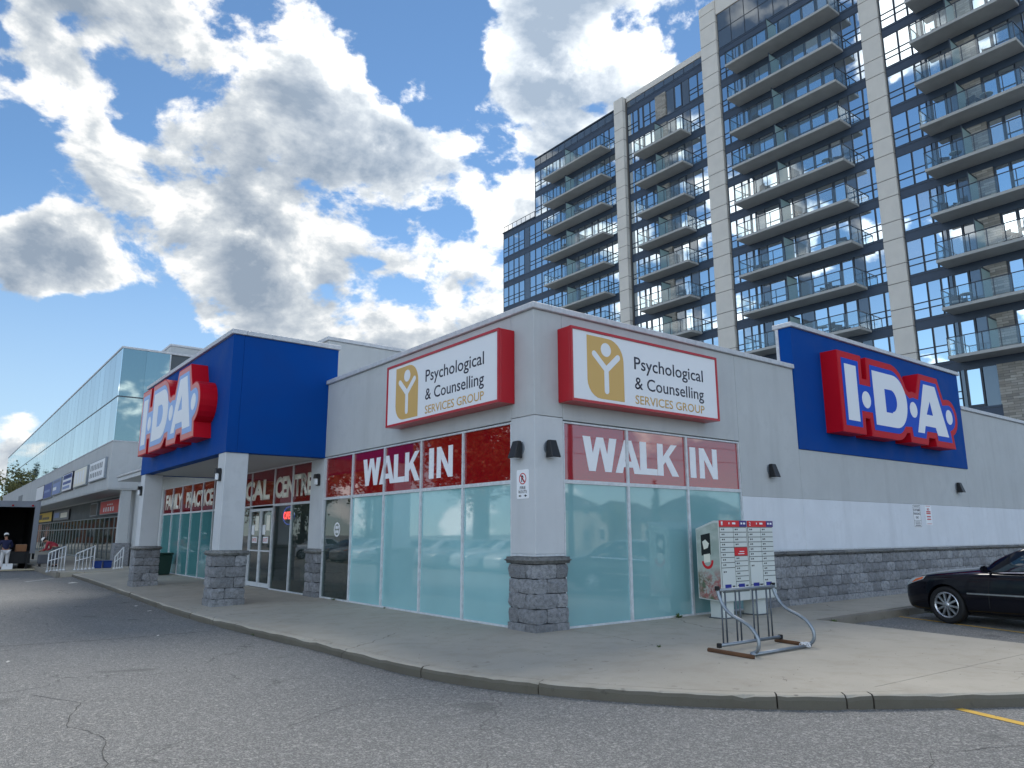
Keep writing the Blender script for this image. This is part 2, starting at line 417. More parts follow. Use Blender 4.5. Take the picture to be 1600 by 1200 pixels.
def asphalt(name, col):
    m, t, b = newmat(name); q = NT(t); P = q.pos()
    big = q.noise(P, 0.16, 5, 0.55); mid = q.noise(P, 1.3, 6, 0.65)
    d, cc = q.vor(P, 95, 'F1'); sp = q.n('ShaderNodeSeparateColor'); q.l(cc, sp.inputs[0])
    d2, cc2 = q.vor(P, 38, 'F1'); sp2 = q.n('ShaderNodeSeparateColor'); q.l(cc2, sp2.inputs[0])
    c1 = q.mix(q.mr(big, 0.3, 0.7), sc(col, 0.82), sc(col, 1.15))
    c1 = q.mix(q.mr(mid, 0.35, 0.7, 0, 0.4), c1, sc(col, 0.75))
    c2 = q.mix(q.mr(sp.outputs[0], 0.45, 1.0, 0, 0.58), c1, (col[0]*2.6, col[1]*2.55, col[2]*2.5, 1))
    c2 = q.mix(q.mr(sp2.outputs[1], 0.8, 1.0, 0, 0.5), c2, (col[0]*2.9, col[1]*2.8, col[2]*2.65, 1))
    c3 = q.mix(q.mr(sp.outputs[1], 0.6, 1.0, 0, 0.65), c2, sc(col, 0.35))
    nz = q.n('ShaderNodeTexNoise'); q.l(P, nz.inputs['Vector']); nz.inputs['Scale'].default_value = 2.0; nz.inputs['Detail'].default_value = 5
    wv = q.n('ShaderNodeVectorMath', operation='MULTIPLY_ADD'); q.l(nz.outputs['Color'], wv.inputs[0]); wv.inputs[1].default_value = (0.9, 0.9, 0); q.l(P, wv.inputs[2])
    e1, _ = q.vor(wv.outputs[0], 0.3, 'DISTANCE_TO_EDGE')
    gate = q.mr(q.noise(P, 0.3, 2, 0.5), 0.44, 0.54)
    ck = q.math('MULTIPLY', q.mr(e1, 0.0, 0.006, 1, 0), gate)
    oil = q.mr(q.noise(P, 0.9, 3, 0.5), 0.66, 0.74, 0, 0.45, True)
    c3 = q.mix(oil, c3, sc(col, 0.45))
    c4 = q.mix(q.math('MULTIPLY', ck, 0.6), c3, sc(col, 0.2))
    q.l(c4, b.inputs['Base Color']); b.inputs['Roughness'].default_value = 0.85
    h = q.math('SUBTRACT', d, q.math('MULTIPLY', ck, 0.6))
    q.l(q.bump(h, 0.7, 0.012), b.inputs['Normal'])
    return m

M = {}
M['stucco'] = stucco('stucco_grey', lin(186, 189, 190), streak=0.28)
M['stucco_white'] = stucco('stucco_white_paint', lin(218, 222, 228), streak=0.22)
M['stucco_light'] = stucco('stucco_light_grey', lin(198, 201, 204), streak=0.2)
M['flash'] = metal('flashing_metal', lin(196, 198, 202), 0.5, 0.15)
M['blue'] = painted('blue_paint', lin(0, 66, 142), 0.65, 0.06, 1.22)
M['alu'] = metal('anodised_aluminium', lin(206, 210, 214), 0.45, 0.1)
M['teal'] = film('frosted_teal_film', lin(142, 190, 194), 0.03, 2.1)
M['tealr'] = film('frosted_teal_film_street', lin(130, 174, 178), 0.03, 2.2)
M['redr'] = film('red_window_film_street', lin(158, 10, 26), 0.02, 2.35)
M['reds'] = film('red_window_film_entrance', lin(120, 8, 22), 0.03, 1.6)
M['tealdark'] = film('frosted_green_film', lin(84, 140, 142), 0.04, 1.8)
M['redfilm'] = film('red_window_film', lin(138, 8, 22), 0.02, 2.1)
M['clear'] = clearglass('clear_glass', (0.55, 0.66, 0.64, 1), 0.85, 1.6)
M['white'] = simple('white_vinyl', lin(232, 234, 238), 0.4)
M['cream'] = simple('cream_vinyl', lin(232, 228, 214), 0.4)
M['soffit'] = painted('soffit_paint', lin(186, 188, 188), 0.7, 0.05)
M['inner'] = painted('interior_paint', lin(150, 150, 145), 0.8, 0.05)
M['innerfloor'] = painted('interior_floor', lin(90, 88, 84), 0.5, 0.1)
M['stone'] = stone('split_face_stone', lin(150, 152, 156))
M['stonecap'] = stone('cap_stone', lin(138, 139, 138))
M['mortar'] = simple('mortar', lin(58, 59, 62), 0.95)
M['concrete'] = concrete('sidewalk_concrete', lin(177, 170, 156))
M['kerbface'] = concrete('dirty_kerb_face', lin(104, 99, 88))
M['kerb'] = concrete('kerb_concrete', lin(138, 132, 121))
M['asphalt'] = asphalt('asphalt', lin(117, 117, 115))
M['yellow'] = painted('yellow_road_paint', lin(214, 172, 70), 0.8, 0.2)
M['whiteline'] = painted('worn_white_road_paint', lin(190, 190, 186), 0.8, 0.2)
M['signred'] = simple('red_sign_enamel', lin(176, 14, 32), 0.28, ior=1.5)
M['acrylic'] = simple('white_sign_acrylic', lin(228, 230, 234), 0.4, ior=1.2)
M['acryblue'] = simple('blue_sign_acrylic', lin(6, 72, 185), 0.45, ior=1.2)
M['paleblue'] = simple('pale_blue_acrylic', lin(120, 158, 214), 0.3, ior=1.35); M['palered'] = simple('pale_red_acrylic', lin(204, 112, 104), 0.35, ior=1.3)  # paler blue and red than the right-hand sign, for the canopy sign's faces
M['acryred'] = simple('red_sign_acrylic', lin(188, 16, 34), 0.45, ior=1.2)
M['gold'] = simple('gold_vinyl', lin(205, 165, 92), 0.35)
M['navy'] = simple('navy_lettering', lin(30, 32, 52), 0.4)
M['black'] = simple('black_metal', lin(24, 25, 28), 0.45)
M['blackp'] = simple('black_print', lin(22, 22, 24), 0.6)
M['redp'] = simple('red_print', lin(190, 30, 34), 0.6)
M['lens'] = simple('lamp_lens', lin(225, 228, 232), 0.3)
M['galv'] = metal('galvanised_steel', lin(150, 158, 166), 0.42, 0.85)
M['galvdark'] = metal('dull_steel', lin(104, 110, 118), 0.5, 0.8)
M['rust'] = painted('rusty_steel', lin(92, 64, 44), 0.9, 0.45)
M['rubber'] = simple('black_rubber', lin(20, 20, 22), 0.75)

# ================================================================== ground
def gz(x): return 0.03*max(-3.2, min(0.0, x))
lot = tag(empty('parking_lot', (0, 0, 0)), kind='structure')
g = MB()
xs = [-700, -60, -12, -3.2, 0, 40, 700]; ys = [-700, -60, 0, 60, 700]
for i in range(len(xs)-1):
    for j in range(len(ys)-1):
        q = [(xs[i], ys[j]), (xs[i+1], ys[j]), (xs[i+1], ys[j+1]), (xs[i], ys[j+1])]
        g.add([(x, y, -0.13+gz(x)) for x, y in q], [(0, 1, 2, 3)])
tag(g.build('asphalt', M['asphalt'], lot), kind='structure')
def line_on_lot(name, p, q, w, m):
    p, q = Vector((*p, 0)), Vector((*q, 0)); d = (q-p).normalized(); n = Vector((-d.y, d.x, 0))*w/2
    k = 12; b = MB(); vs = []
    for i in range(k+1):
        c = p+(q-p)*i/k
        for s_ in (1, -1):
            e_ = c+n*s_*(1+random.uniform(-0.12, 0.08)); vs.append((e_.x, e_.y, -0.126+gz(e_.x)))
    b.add(vs, [(2*i, 2*i+1, 2*i+3, 2*i+2) for i in range(k)])
    return b.build(name, m, lot)
line_on_lot('parking_line', (7.87, -1.8), (4.9, -10.2), 0.10, M['yellow'])
line_on_lot('parking_line', (0.27, -5.98), (-0.9, -9.9), 0.11, M['yellow'])
line_on_lot('parking_line', (-6.5, 25.8), (-4.6, 27.2), 0.12, M['whiteline'])
line_on_lot('parking_line', (-4.6, 24.6), (-3.5, 26.4), 0.12, M['whiteline'])
for i in range(12): line_on_lot('parking_line', (-16.6, 13.6+2.75*i), (-11.6, 13.6+2.75*i), 0.1, M['yellow'])

def crack(name, pts, w, m, seed):
    rnd = random.Random(seed); P_ = []
    for (a, b_) in zip(pts[:-1], pts[1:]):
        k = max(2, int(math.dist(a, b_)/0.12))
        for i in range(k): P_.append((a[0]+(b_[0]-a[0])*i/k+rnd.gauss(0, .012), a[1]+(b_[1]-a[1])*i/k+rnd.gauss(0, .012)))
    P_.append(pts[-1]); vs = []
    for i, p in enumerate(P_):
        q_ = P_[min(i+1, len(P_)-1)]; o_ = P_[max(i-1, 0)]; t_ = Vector((q_[0]-o_[0], q_[1]-o_[1])).normalized(); ww = w*rnd.uniform(.4, 1.3)*(0.3 if i in (0, len(P_)-1) else 1)
        for s_ in (1, -1): vs.append((p[0]-t_.y*ww*s_, p[1]+t_.x*ww*s_, -0.1275+gz(p[0])))
    tag(MB().add(vs, [(2*i, 2*i+1, 2*i+3, 2*i+2) for i in range(len(P_)-1)]).build(name, m, lot))
M['crack'] = simple('crack_dark', lin(72, 71, 68), 0.95)
crack('tar_seam', [(-9.5, 5.75), (-6.58, 5.46), (-4.99, 5.22), (-3.2, 5.3)], 0.018, M['crack'], 1)
crack('asphalt_crack', [(-6.6, .9), (-6.2, .1), (-6.45, -.9), (-6.25, -1.6), (-6.4, -2.6), (-6.2, -3.4)], 0.0045, M['crack'], 2)
crack('asphalt_crack', [(-6.2, .1), (-5.6, .0), (-5.3, -.5)], 0.0035, M['crack'], 3)
crack('asphalt_crack', [(-4.9, -2.3), (-4.25, -1.91), (-3.81, -1.75), (-3.3, -1.9)], 0.0035, M['crack'], 4)
crack('asphalt_crack', [(-7.6, 9.5), (-6.0, 9.9), (-4.4, 9.7), (-3.4, 10.1)], 0.006, M['crack'], 5)
crack('asphalt_crack', [(-2.2, -6.8), (-1.3, -6.4), (-.4, -6.9), (.6, -7.0)], 0.0035, M['crack'], 6)

CURB = [(-2.78, 27.0), (-2.86, 21.13), (-2.96, 16.82), (-3.08, 12.26), (-3.16, 8.94), (-3.14, 6.86), (-3.06, 5.0), (-2.97, 3.45), (-2.88, 2.3),
        (-2.83, 1.03), (-2.80, -0.12), (-2.74, -0.92), (-2.63, -1.57), (-2.47, -2.21), (-2.26, -2.75), (-2.01, -3.3), (-1.75, -3.77),
        (-1.45, -4.26), (-1.12, -4.7), (-0.79, -5.07), (-0.44, -5.39), (0.17, -5.88), (0.87, -6.34), (1.9, -6.85), (3.2, -7.3), (4.3, -7.5)]
def smooth_poly(p, n=5):
    out = []
    for i in range(len(p)-1):
        p0, p1, p2, p3 = (Vector(p[max(0, min(len(p)-1, i+k))]) for k in (-1, 0, 1, 2))
        for j in range(n):
            t = j/n
            out.append(0.5*((2*p1)+(p2-p0)*t+(2*p0-5*p1+4*p2-p3)*t*t+(3*p1-p0-3*p2+p3)*t**3))
    out.append(Vector(p[-1])); return out
cs = smooth_poly(CURB)
def offs(p, d):
    out = []
    for i in range(len(p)):
        t = (p[min(i+1, len(p)-1)]-p[max(i-1, 0)]).normalized(); out.append(p[i]+Vector((-t.y, t.x))*d)
    return out
inner = offs(cs, 0.15)
side = tag(empty('sidewalk', (0, 0, 0)), kind='structure')
# kerb stones, split where the photograph shows joints
acc = [0.0]
for i in range(1, len(cs)): acc.append(acc[-1]+(cs[i]-cs[i-1]).length)
def at_len(L):
    for i in range(1, len(cs)):
        if acc[i] >= L: 
            t = (L-acc[i-1])/(acc[i]-acc[i-1]); return cs[i-1].lerp(cs[i], t), inner[i-1].lerp(inner[i], t), i
    return cs[-1], inner[-1], len(cs)-1
def len_near(pt):
    return acc[min(range(len(cs)), key=lambda i: (cs[i]-Vector(pt)).length)]
jl = [0, 4.2, 8.4, 12.6, 16.4, 19.4, len_near((-3.06, 5.0)), len_near((-2.83, 1.6)), len_near((-2.72, -1.0)), len_near((-2.26, -2.75)),
      len_near((-1.0, -4.8)), len_near((-0.52, -5.32)), len_near((-0.36, -5.46)), len_near((1.4, -6.6)), acc[-1]]
for a, b_ in zip(jl[:-1], jl[1:]):
    ga, gb = a+0.008, b_-0.008
    Ls = [ga]+[x for x in acc if ga+0.02 < x < gb-0.02]+[gb]
    mb = MB(); rings = []
    for k, L in enumerate(Ls):
        o_, i_, _ = at_len(L); rr = random.choice((0, 0, 0, 1))*random.uniform(-0.03, 0.0)+random.uniform(-0.006, 0.006); zz = gz(o_.x)
        t = (i_-o_).normalized()
        ends = 0.014 if k in (0, len(Ls)-1) else 0.0
        o2 = o_+t*(abs(rr)+ends)
        rings.append([(o2.x, o2.y, -0.30), (o2.x-t.x*0.012, o2.y-t.y*0.012, zz-0.045+rr), (o2.x+t.x*0.006, o2.y+t.y*0.006, zz-0.014+rr), (o2.x+t.x*0.03, o2.y+t.y*0.03, zz+rr*0.3), (i_.x, i_.y, zz+0.002), (i_.x, i_.y, -0.30)])
    n = 6; vs = [v for r_ in rings for v in r_]; fs = []; ms = []
    for i in range(len(rings)-1):
        for k in range(n): fs.append((i*n+k, (i+1)*n+k, (i+1)*n+(k+1) % n, i*n+(k+1) % n)); ms.append(0 if k < 2 else 1)
    fs += [tuple(range(n)), tuple((len(rings)-1)*n+k for k in range(n-1, -1, -1))]; ms += [0, 0]
    mb.add(vs, fs); mb.m = ms; mb.build('kerb_stone', [M['kerbface'], M['concrete']], side)
# slabs
def clip(poly, a, b, c):
    """keeps a*x+b*y <= c"""
    out = []
    for i in range(len(poly)):
        p, q = poly[i], poly[(i+1) % len(poly)]
        dp, dq = a*p[0]+b*p[1]-c, a*q[0]+b*q[1]-c
        if dp <= 0: out.append(p)
        if (dp < 0 < dq) or (dq < 0 < dp):
            t = dp/(dp-dq); out.append((p[0]+(q[0]-p[0])*t, p[1]+(q[1]-p[1])*t))
    return out
def split(polys, a, b, c, gap):
    out = []
    for p in polys:
        for s_ in (1, -1):
            r_ = clip(p, s_*a, s_*b, s_*c-gap)
            if len(r_) > 2: out.append(r_)
    return out
inn = [(v.x, v.y) for v in offs(cs, 0.156)]
poly = inn + [(4.4, -7.3), (4.55, -5.17), (4.96, -2.2), (5.02, -1.75), (9.0, -1.66), (34, -1.5), (34, 0.05), (0.05, 0.05), (0.05, 27.0)]
polys = split([poly], 1, 0, 0.0, 0.0)
Lp = [p for p in polys if sum(v[0] for v in p)/len(p) < 0]; Rp = [p for p in polys if not sum(v[0] for v in p)/len(p) < 0]
for y_ in (22.9, 19.2, 15.8, 12.3, 8.2, 4.0, 0.0): Lp = split(Lp, 0, 1, y_, 0.004 if y_ != 0.0 else 0.0)
Rp = split(Rp, 0.05, 1, -5.32, 0.005)
for x_ in (5.0, 8.6, 12.2, 15.8, 19.4, 23, 27): Rp = split(Rp, 1, 0, x_, 0.004)
for p in Lp+Rp:
    cx = sum(v[0] for v in p)/len(p)
    if max(v[0] for v in p)-min(v[0] for v in p) < 0.06: continue
    mb = MB(); n = len(p); tilt = 0.0
    zf = (lambda x: gz(x)) if cx < 0 else (lambda x: 0.0)
    ar = sum(p[i][0]*p[(i+1) % n][1]-p[(i+1) % n][0]*p[i][1] for i in range(n))
    if ar < 0: p = p[::-1]
    vs = [(x, y, zf(x)) for x, y in p]+[(x, y, -0.28) for x, y in p]
    mb.add(vs, [tuple(range(n))]+[(i, n+i, n+(i+1) % n, (i+1) % n) for i in range(n)])
    mb.build('concrete_slab', M['concrete'], side)
# kerb before the parking bay by the right-hand wall
for i in range(9):
    x0, x1 = 5.02+i*3.2, 5.02+(i+1)*3.2-0.015
    MB().box(x0, x1, -1.92+0.004*i, -1.76+0.004*i, -0.3, 0.003).build('kerb_stone', M['kerb'], side, bevel=0.015, seg=2)
# walkway before the office block
ow = tag(empty('office_walkway', (0, 0, 0)), kind='structure')
MB().box(-3.2, 1.0, 27.02, 104, -0.35, -0.02).build('concrete_slab', M['concrete'], ow)
MB().box(-3.36, -3.204, 27.02, 104, -0.35, -0.012).build('kerb_stone', M['kerb'], ow, bevel=0.02)

rnd = random.Random(5); gr = MB()
def speck(x, y, z, r_):
    h_ = r_*rnd.uniform(.5, .9); a = rnd.uniform(0, 6.28)
    p = [(x+math.cos(a+k*2.094)*r_, y+math.sin(a+k*2.094)*r_*.8, z) for k in range(3)]
    gr.add(p+[(x, y, z+h_)], [(0, 1, 3), (1, 2, 3), (2, 0, 3)])
for k in range(900):
    L = rnd.uniform(6, acc[-1]-1); o_, i_, _ = at_len(L); t = (o_-i_).normalized(); d = abs(rnd.gauss(0, .16))+.01
    p = o_+t*d; speck(p.x, p.y, -0.13+gz(p.x), rnd.uniform(.004, .013))
for k in range(260):
    L = rnd.uniform(10, acc[-1]-1); o_, i_, _ = at_len(L); t = (i_-o_).normalized(); p = i_+t*rnd.uniform(0, 2.2)
    speck(p.x, p.y, gz(p.x) if p.x < 0 else 0.0, rnd.uniform(.003, .009))
tag(gr.build('grit', simple('grit', lin(120, 116, 108), 0.95)), kind='stuff')

# ================================================================== plaza building
plaza = empty('retail_building', (0, 0, 0), 'single storey grey stucco corner building with blue canopy and teal frosted windows', 'building')
def wall(name, m, *b, bevel=0.006): return MB().box(*b).build(name, m, plaza, bevel=bevel)
ZT = 5.28
wall('corner_panel', M['stucco_light'], 0.0, 0.63, 0.0, 0.63, 1.19, 3.445)
wall('wall_panel', M['stucco'], 0.0, 0.63, 0.0, 0.63, 3.455, ZT)
wall('wall_panel', M['stucco'], 0.0, 0.3, 0.635, 8.315, 3.42, ZT)
wall('wall_panel', M['stucco'], 0.635, 5.60, 0.0, 0.3, 3.42, ZT)
wall('wall_panel', M['stucco'], 5.608, 7.862, 0.0, 0.28, 2.272, ZT)
wall('white_wall_panel', M['stucco_white'], 5.608, 7.862, 0.0, 0.28, 1.152, 2.27)
wall('wall_panel', M['stucco'], 7.870, 16.93, 0.0, 0.28, 2.272, 3.402)
wall('white_wall_panel', M['stucco_white'], 7.870, 16.93, 0.0, 0.28, 1.152, 2.27)
wall('wall_panel', M['stucco'], 16.938, 32.0, 0.0, 0.28, 2.272, ZT-0.03)
wall('white_wall_panel', M['stucco_white'], 16.938, 32.0, 0.0, 0.28, 1.152, 2.27)
wall('blue_parapet', M['blue'], 7.864, 17.1, -0.03, 0.36, 3.405, 6.31)
wall('wall_core', M['mortar'], 5.62, 31.9, 0.283, 0.34, -0.2, 5.2)
wall('wall_core', M['mortar'], 5.62, 31.9, 0.03, 0.283, -0.2, 1.149)
# rear walls and roof keep the inside dark
wall('rear_wall', M['stucco'], 0.4, 32.0, 24.9, 25.2, -0.2, 5.2)
wall('end_wall', M['stucco'], 31.9, 32.2, 0.35, 24.9, -0.2, 5.2)
wall('roof', M['soffit'], 0.31, 31.9, 0.35, 24.9, 4.85, 5.0)
wall('wall_panel', M['stucco'], 0.0, 0.3, 8.325, 24.8, 3.40, 4.9)
wall('wall_panel', M['stucco'], 0.0, 0.3, 24.805, 26.6, -0.2, 4.9)
wall('wall_panel', M['stucco'], 0.32, 0.6, 26.6, 34.6, -0.2, 4.9)
# raised parapet further back on the roof
wall('rear_parapet', M['stucco'], 1.55, 15.0, 12.0, 17.0, 5.0, 7.50)
wall('parapet_cap', M['flash'], 1.49, 15.06, 11.94, 17.06, 7.505, 7.62)
# inside of the shop
MB().box(0.1, 6.0, 0.4, 24.7, -0.18, -0.01).build('interior_floor', M['innerfloor'], plaza)
MB().box(5.9, 6.0, 6.7, 24.7, 0.0, 3.6).build('interior_wall', M['inner'], plaza)
MB().box(0.12, 5.9, 6.66, 6.72, 0.0, 3.6).build('interior_wall', M['inner'], plaza)
MB().box(0.31, 6.0, 0.66, 24.7, 3.62, 3.7).build('interior_ceiling', M['inner'], plaza)
for yy in (8.9, 10.3, 12.6, 14.6):
    MB().box(2.2, 2.7, yy-0.5, yy+0.3, 0.0, 1.05).box(2.2, 2.7, yy-0.48, yy+0.28, 1.1, 1.14).build('counter', M['inner'], plaza)
# metal caps on the parapets
wall('parapet_cap', M['flash'], -0.06, 0.37, -0.06, 8.32, ZT+0.004, ZT+0.11, bevel=0.01)
wall('parapet_cap', M['flash'], 0.373, 7.862, -0.06, 0.37, ZT+0.004, ZT+0.11, bevel=0.01)
wall('parapet_cap', M['flash'], 17.1, 32.0, -0.06, 0.37, ZT-0.026, ZT+0.085, bevel=0.01)
wall('parapet_cap', M['flash'], 7.81, 17.16, -0.09, 0.42, 6.314, 6.42, bevel=0.01)
wall('corner_trim', M['flash'], 7.845, 7.863, 0.29, 0.366, 5.3, 6.31, bevel=0)
wall('flashing_strip', M['alu'], -0.006, 0.636, -0.006, 0.636, 1.155, 1.188, bevel=0)
wall('flashing_strip', M['alu'], 5.61, 32.0, -0.012, 0.02, 1.125, 1.15, bevel=0)
# blue entrance canopy
YC0, YC1, XC = 8.32, 17.2, -2.46
can = MB().box(XC, XC+0.26, YC0, YC1, 3.40, 6.24).box(XC+0.262, 0.24, YC0, YC0+0.26, 3.40, 6.24).box(XC+0.262, 0.24, YC1-0.26, YC1, 3.40, 6.24)
can.build('canopy_fascia', M['blue'], plaza, bevel=0.008)
MB().box(XC+0.262, -0.002, YC0+0.262, YC1-0.262, 3.408, 3.55).build('canopy_soffit', M['soffit'], plaza)
MB().box(XC+0.262, 0.24, YC0+0.262, YC1-0.262, 6.0, 6.1).build('canopy_roof', M['soffit'], plaza)
MB().box(XC-0.06, XC+0.3, YC0-0.06, YC1+0.06, 6.244, 6.36).build('parapet_cap', M['flash'], plaza, bevel=0.01)
MB().box(XC+0.303, 0.28, YC0-0.06, YC0+0.3, 6.244, 6.36).build('parapet_cap', M['flash'], plaza, bevel=0.01)
MB().box(XC+0.303, 0.28, YC1-0.3, YC1+0.06, 6.244, 6.36).build('parapet_cap', M['flash'], plaza, bevel=0.01)
# lower canopy linking to the office block
MB().box(-1.35, 0.0, 17.21, 27.4, 3.82, 3.98).build('link_canopy', M['stucco_light'], plaza, bevel=0.01)
MB().box(-1.42, 0.0, 17.21, 27.45, 3.984, 4.06).build('parapet_cap', M['flash'], plaza, bevel=0.01)

# ---- split-face stone
def rock(w, d, h, seed, amp=0.018, cuts=1):
    """a stone block, origin at its bottom centre; outer faces bulge and chip"""
    rnd = random.Random(seed); bm = bmesh.new(); bmesh.ops.create_cube(bm, size=1.0)
    bmesh.ops.subdivide_edges(bm, edges=bm.edges[:], cuts=cuts, use_grid_fill=True)
    for v in bm.verts:
        c = v.co.copy(); k = sum(abs(abs(x)-0.5) < 1e-4 for x in c)
        p = Vector((c.x*w, c.y*d, (c.z+0.5)*h))
        nrm = Vector([math.copysign(1, x) if abs(abs(x)-0.5) < 1e-4 else 0 for x in c])
        if k == 1: p += nrm*rnd.uniform(0.1, 1.0)*amp
        elif k == 2: p += nrm*rnd.uniform(-0.35, 0.2)*amp
        else: p -= nrm*rnd.uniform(0.1, 0.5)*amp
        v.co = p
    me = bpy.data.meshes.new('stone'); bm.to_mesh(me); bm.free(); me.materials.append(M['stone'])
    return me
ROCKS = [rock(0.40, 0.10, 0.215, i, 0.026, 2) for i in range(5)]
COL_L = [rock(0.455, 0.25, 0.216, 20+i, 0.028, 2) for i in range(4)]
BASE_L = [rock(0.47, 0.27, 0.13, 40+i, 0.004) for i in range(3)]
capm = MB().box(-0.42, 0.42, -0.42, 0.42, 0, 0.105).mesh('cap_stone', M['stonecap'], True, 0.045, 3)
def stone_pier(cx, cy, z0, ztop, w, shaft, name='stone_pier'):
    """pinwheel courses of split stone with a bullnose cap, under a stucco shaft"""
    k = w/0.70
    core = MB().box(cx-w/2+0.03, cx+w/2-0.03, cy-w/2+0.03, cy+w/2-0.03, z0, 1.04)
    pier = core.build(name, M['mortar'], plaza)
    hb = 0.13; zc = [z0+0.002, 0.13+max(z0, -0.08)*0.5]
    hc = (1.04-zc[1])/4
    rows = [(zc[0], (zc[1]-zc[0]-0.006)/0.13, BASE_L)]+[(zc[1]+i*hc, (hc-0.007)/0.216, COL_L) for i in range(4)]
    for r_, (z, sz, bank) in enumerate(rows):
        fl = r_ % 2
        big, sm = 0.45*k, 0.25*k
        for q in range(4):
            # pinwheel: long side runs along the face
            ox, oy = (-w/2+big/2, -w/2+sm/2) if not fl else (w/2-big/2, -w/2+sm/2)
            a = q*math.pi/2
            x = cx+ox*math.cos(a)-oy*math.sin(a); y = cy+ox*math.sin(a)+oy*math.cos(a)
            inst('stone', random.choice(bank), pier, (x, y, z), (0, 0, a), (k*(0.965), k, sz))
    inst('cap_stone', capm, pier, (cx, cy, 1.042), None, (k*0.99, k*0.99, 1))
    if shaft:
        MB().box(*shaft).build('shaft', M['stucco_light'], pier, bevel=0.012)
    return pier
stone_pier(0.29, 0.29, -0.02, 1.04, 0.70, None)
stone_pier(-2.17, 8.63, -0.12, 1.04, 0.72, (-2.44, -1.90, 8.36, 8.90, 1.15, 3.402))
stone_pier(-2.17, 16.86, -0.12, 1.04, 0.72, (-2.44, -1.90, 16.62, 17.16, 1.15, 3.402))
stone_pier(0.29, 8.71, -0.02, 1.04, 0.74, (0.0, 0.5, 8.32, 9.13, 1.15, 3.398))
# stone base of the right-hand wall
sb = MB().box(5.7, 24.0, -0.02, 0.028, -0.2, 1.03).build('stone_base', M['mortar'], plaza)
for r_ in range(4):
    x = 5.66+(0.2 if r_ % 2 else 0.0)
    while x < 24:
        inst('stone', random.choice(ROCKS), sb, (x+0.2, -0.03, 0.13+r_*0.2265), (0, 0, random.choice((0, math.pi))), (0.955, 1, 0.985))
        x += 0.4065
LEDGE = MB().box(-0.6, 0.6, -0.14, 0.03, 0, 0.085).mesh('ledge_stone', M['stonecap'], True, 0.03, 3)
FOOT = MB().box(-0.6, 0.6, -0.1, 0.03, 0, 0.30).mesh('plinth_stone', M['stone'], False, 0.01)
for i in range(16):
    inst('ledge_stone', LEDGE, sb, (6.30+1.206*i, 0.0, 1.037), None, (1, 1, 1))
    inst('plinth_stone', FOOT, sb, (6.30+1.206*i, 0.0, -0.178), None, (1, 1, 1))

# ---- storefront glazing
def glazing(F, cols, rows, depth=0.0, fw_=0.028):
    """one window per column: an aluminium frame with a pane per row (b0, b1, pane material or None)"""
    for a0, a1, rr in cols:
        fr = MB(); b0, b1 = rr[0][0], rr[-1][1]
        fr.fbox(F, a0, a0+fw_, b0, b1, -0.10, -0.012+depth); fr.fbox(F, a1-fw_, a1, b0, b1, -0.10, -0.012+depth)
        for (p0, p1, mt, nm) in rr:
            fr.fbox(F, a0+fw_, a1-fw_, p0, p0+fw_*1.1, -0.10, -0.014+depth)
            fr.fbox(F, a0+fw_, a1-fw_, p1-fw_*1.1, p1, -0.10, -0.014+depth)
        w = fr.build('storefront_window', M['alu'], plaza)
        for (p0, p1, mt, nm) in rr:
            MB().fbox(F, a0+fw_-0.004, a1-fw_+0.004, p0+fw_*1.1-0.004, p1-fw_*1.1+0.004, -0.060, -0.048).build(nm, M[mt], w)
ZB, ZTR, ZW = 0.0, 2.377, 3.40
def up(m='redfilm'): return (ZTR, ZW, m, 'red_pane')
def lo(m='teal', nm='frosted_pane'): return (ZB, ZTR, m, nm)
mL = [0.64, 2.127, 3.635, 5.197, 6.755, 8.30]
glazing(FL, [(-mL[i+1], -mL[i], [lo() if i < 4 else lo('clear', 'clear_pane'), up()]) for i in range(5)], None)
mR = [0.64, 2.21, 3.881, 5.60]
glazing(FR, [(mR[i], mR[i+1], [lo('tealr'), up('redr')]) for i in range(3)], None)
mE = [9.14, 10.43, 11.80]
glazing(FL, [(-mE[i+1], -mE[i], [(ZB, 2.33, 'clear', 'clear_pane'), (2.33, 3.40, 'reds', 'red_pane')]) for i in range(2)], None)
glazing(FL, [(-13.74, -11.80, [(2.33, 3.40, 'reds', 'red_pane')])], None)
mE2 = [13.74, 14.9, 16.25, 17.6]
glazing(FL, [(-mE2[i+1], -mE2[i], [(ZB, 2.33, 'clear', 'clear_pane'), (2.33, 3.40, 'reds', 'red_pane')]) for i in range(3)], None)
mF = [17.6, 19.0, 20.43, 21.85, 23.27, 24.75]
glazing(FL, [(-mF[i+1], -mF[i], [(ZB, 2.33, 'tealdark', 'frosted_pane'), (2.33, 3.40, 'reds', 'red_pane')]) for i in range(5)], None)
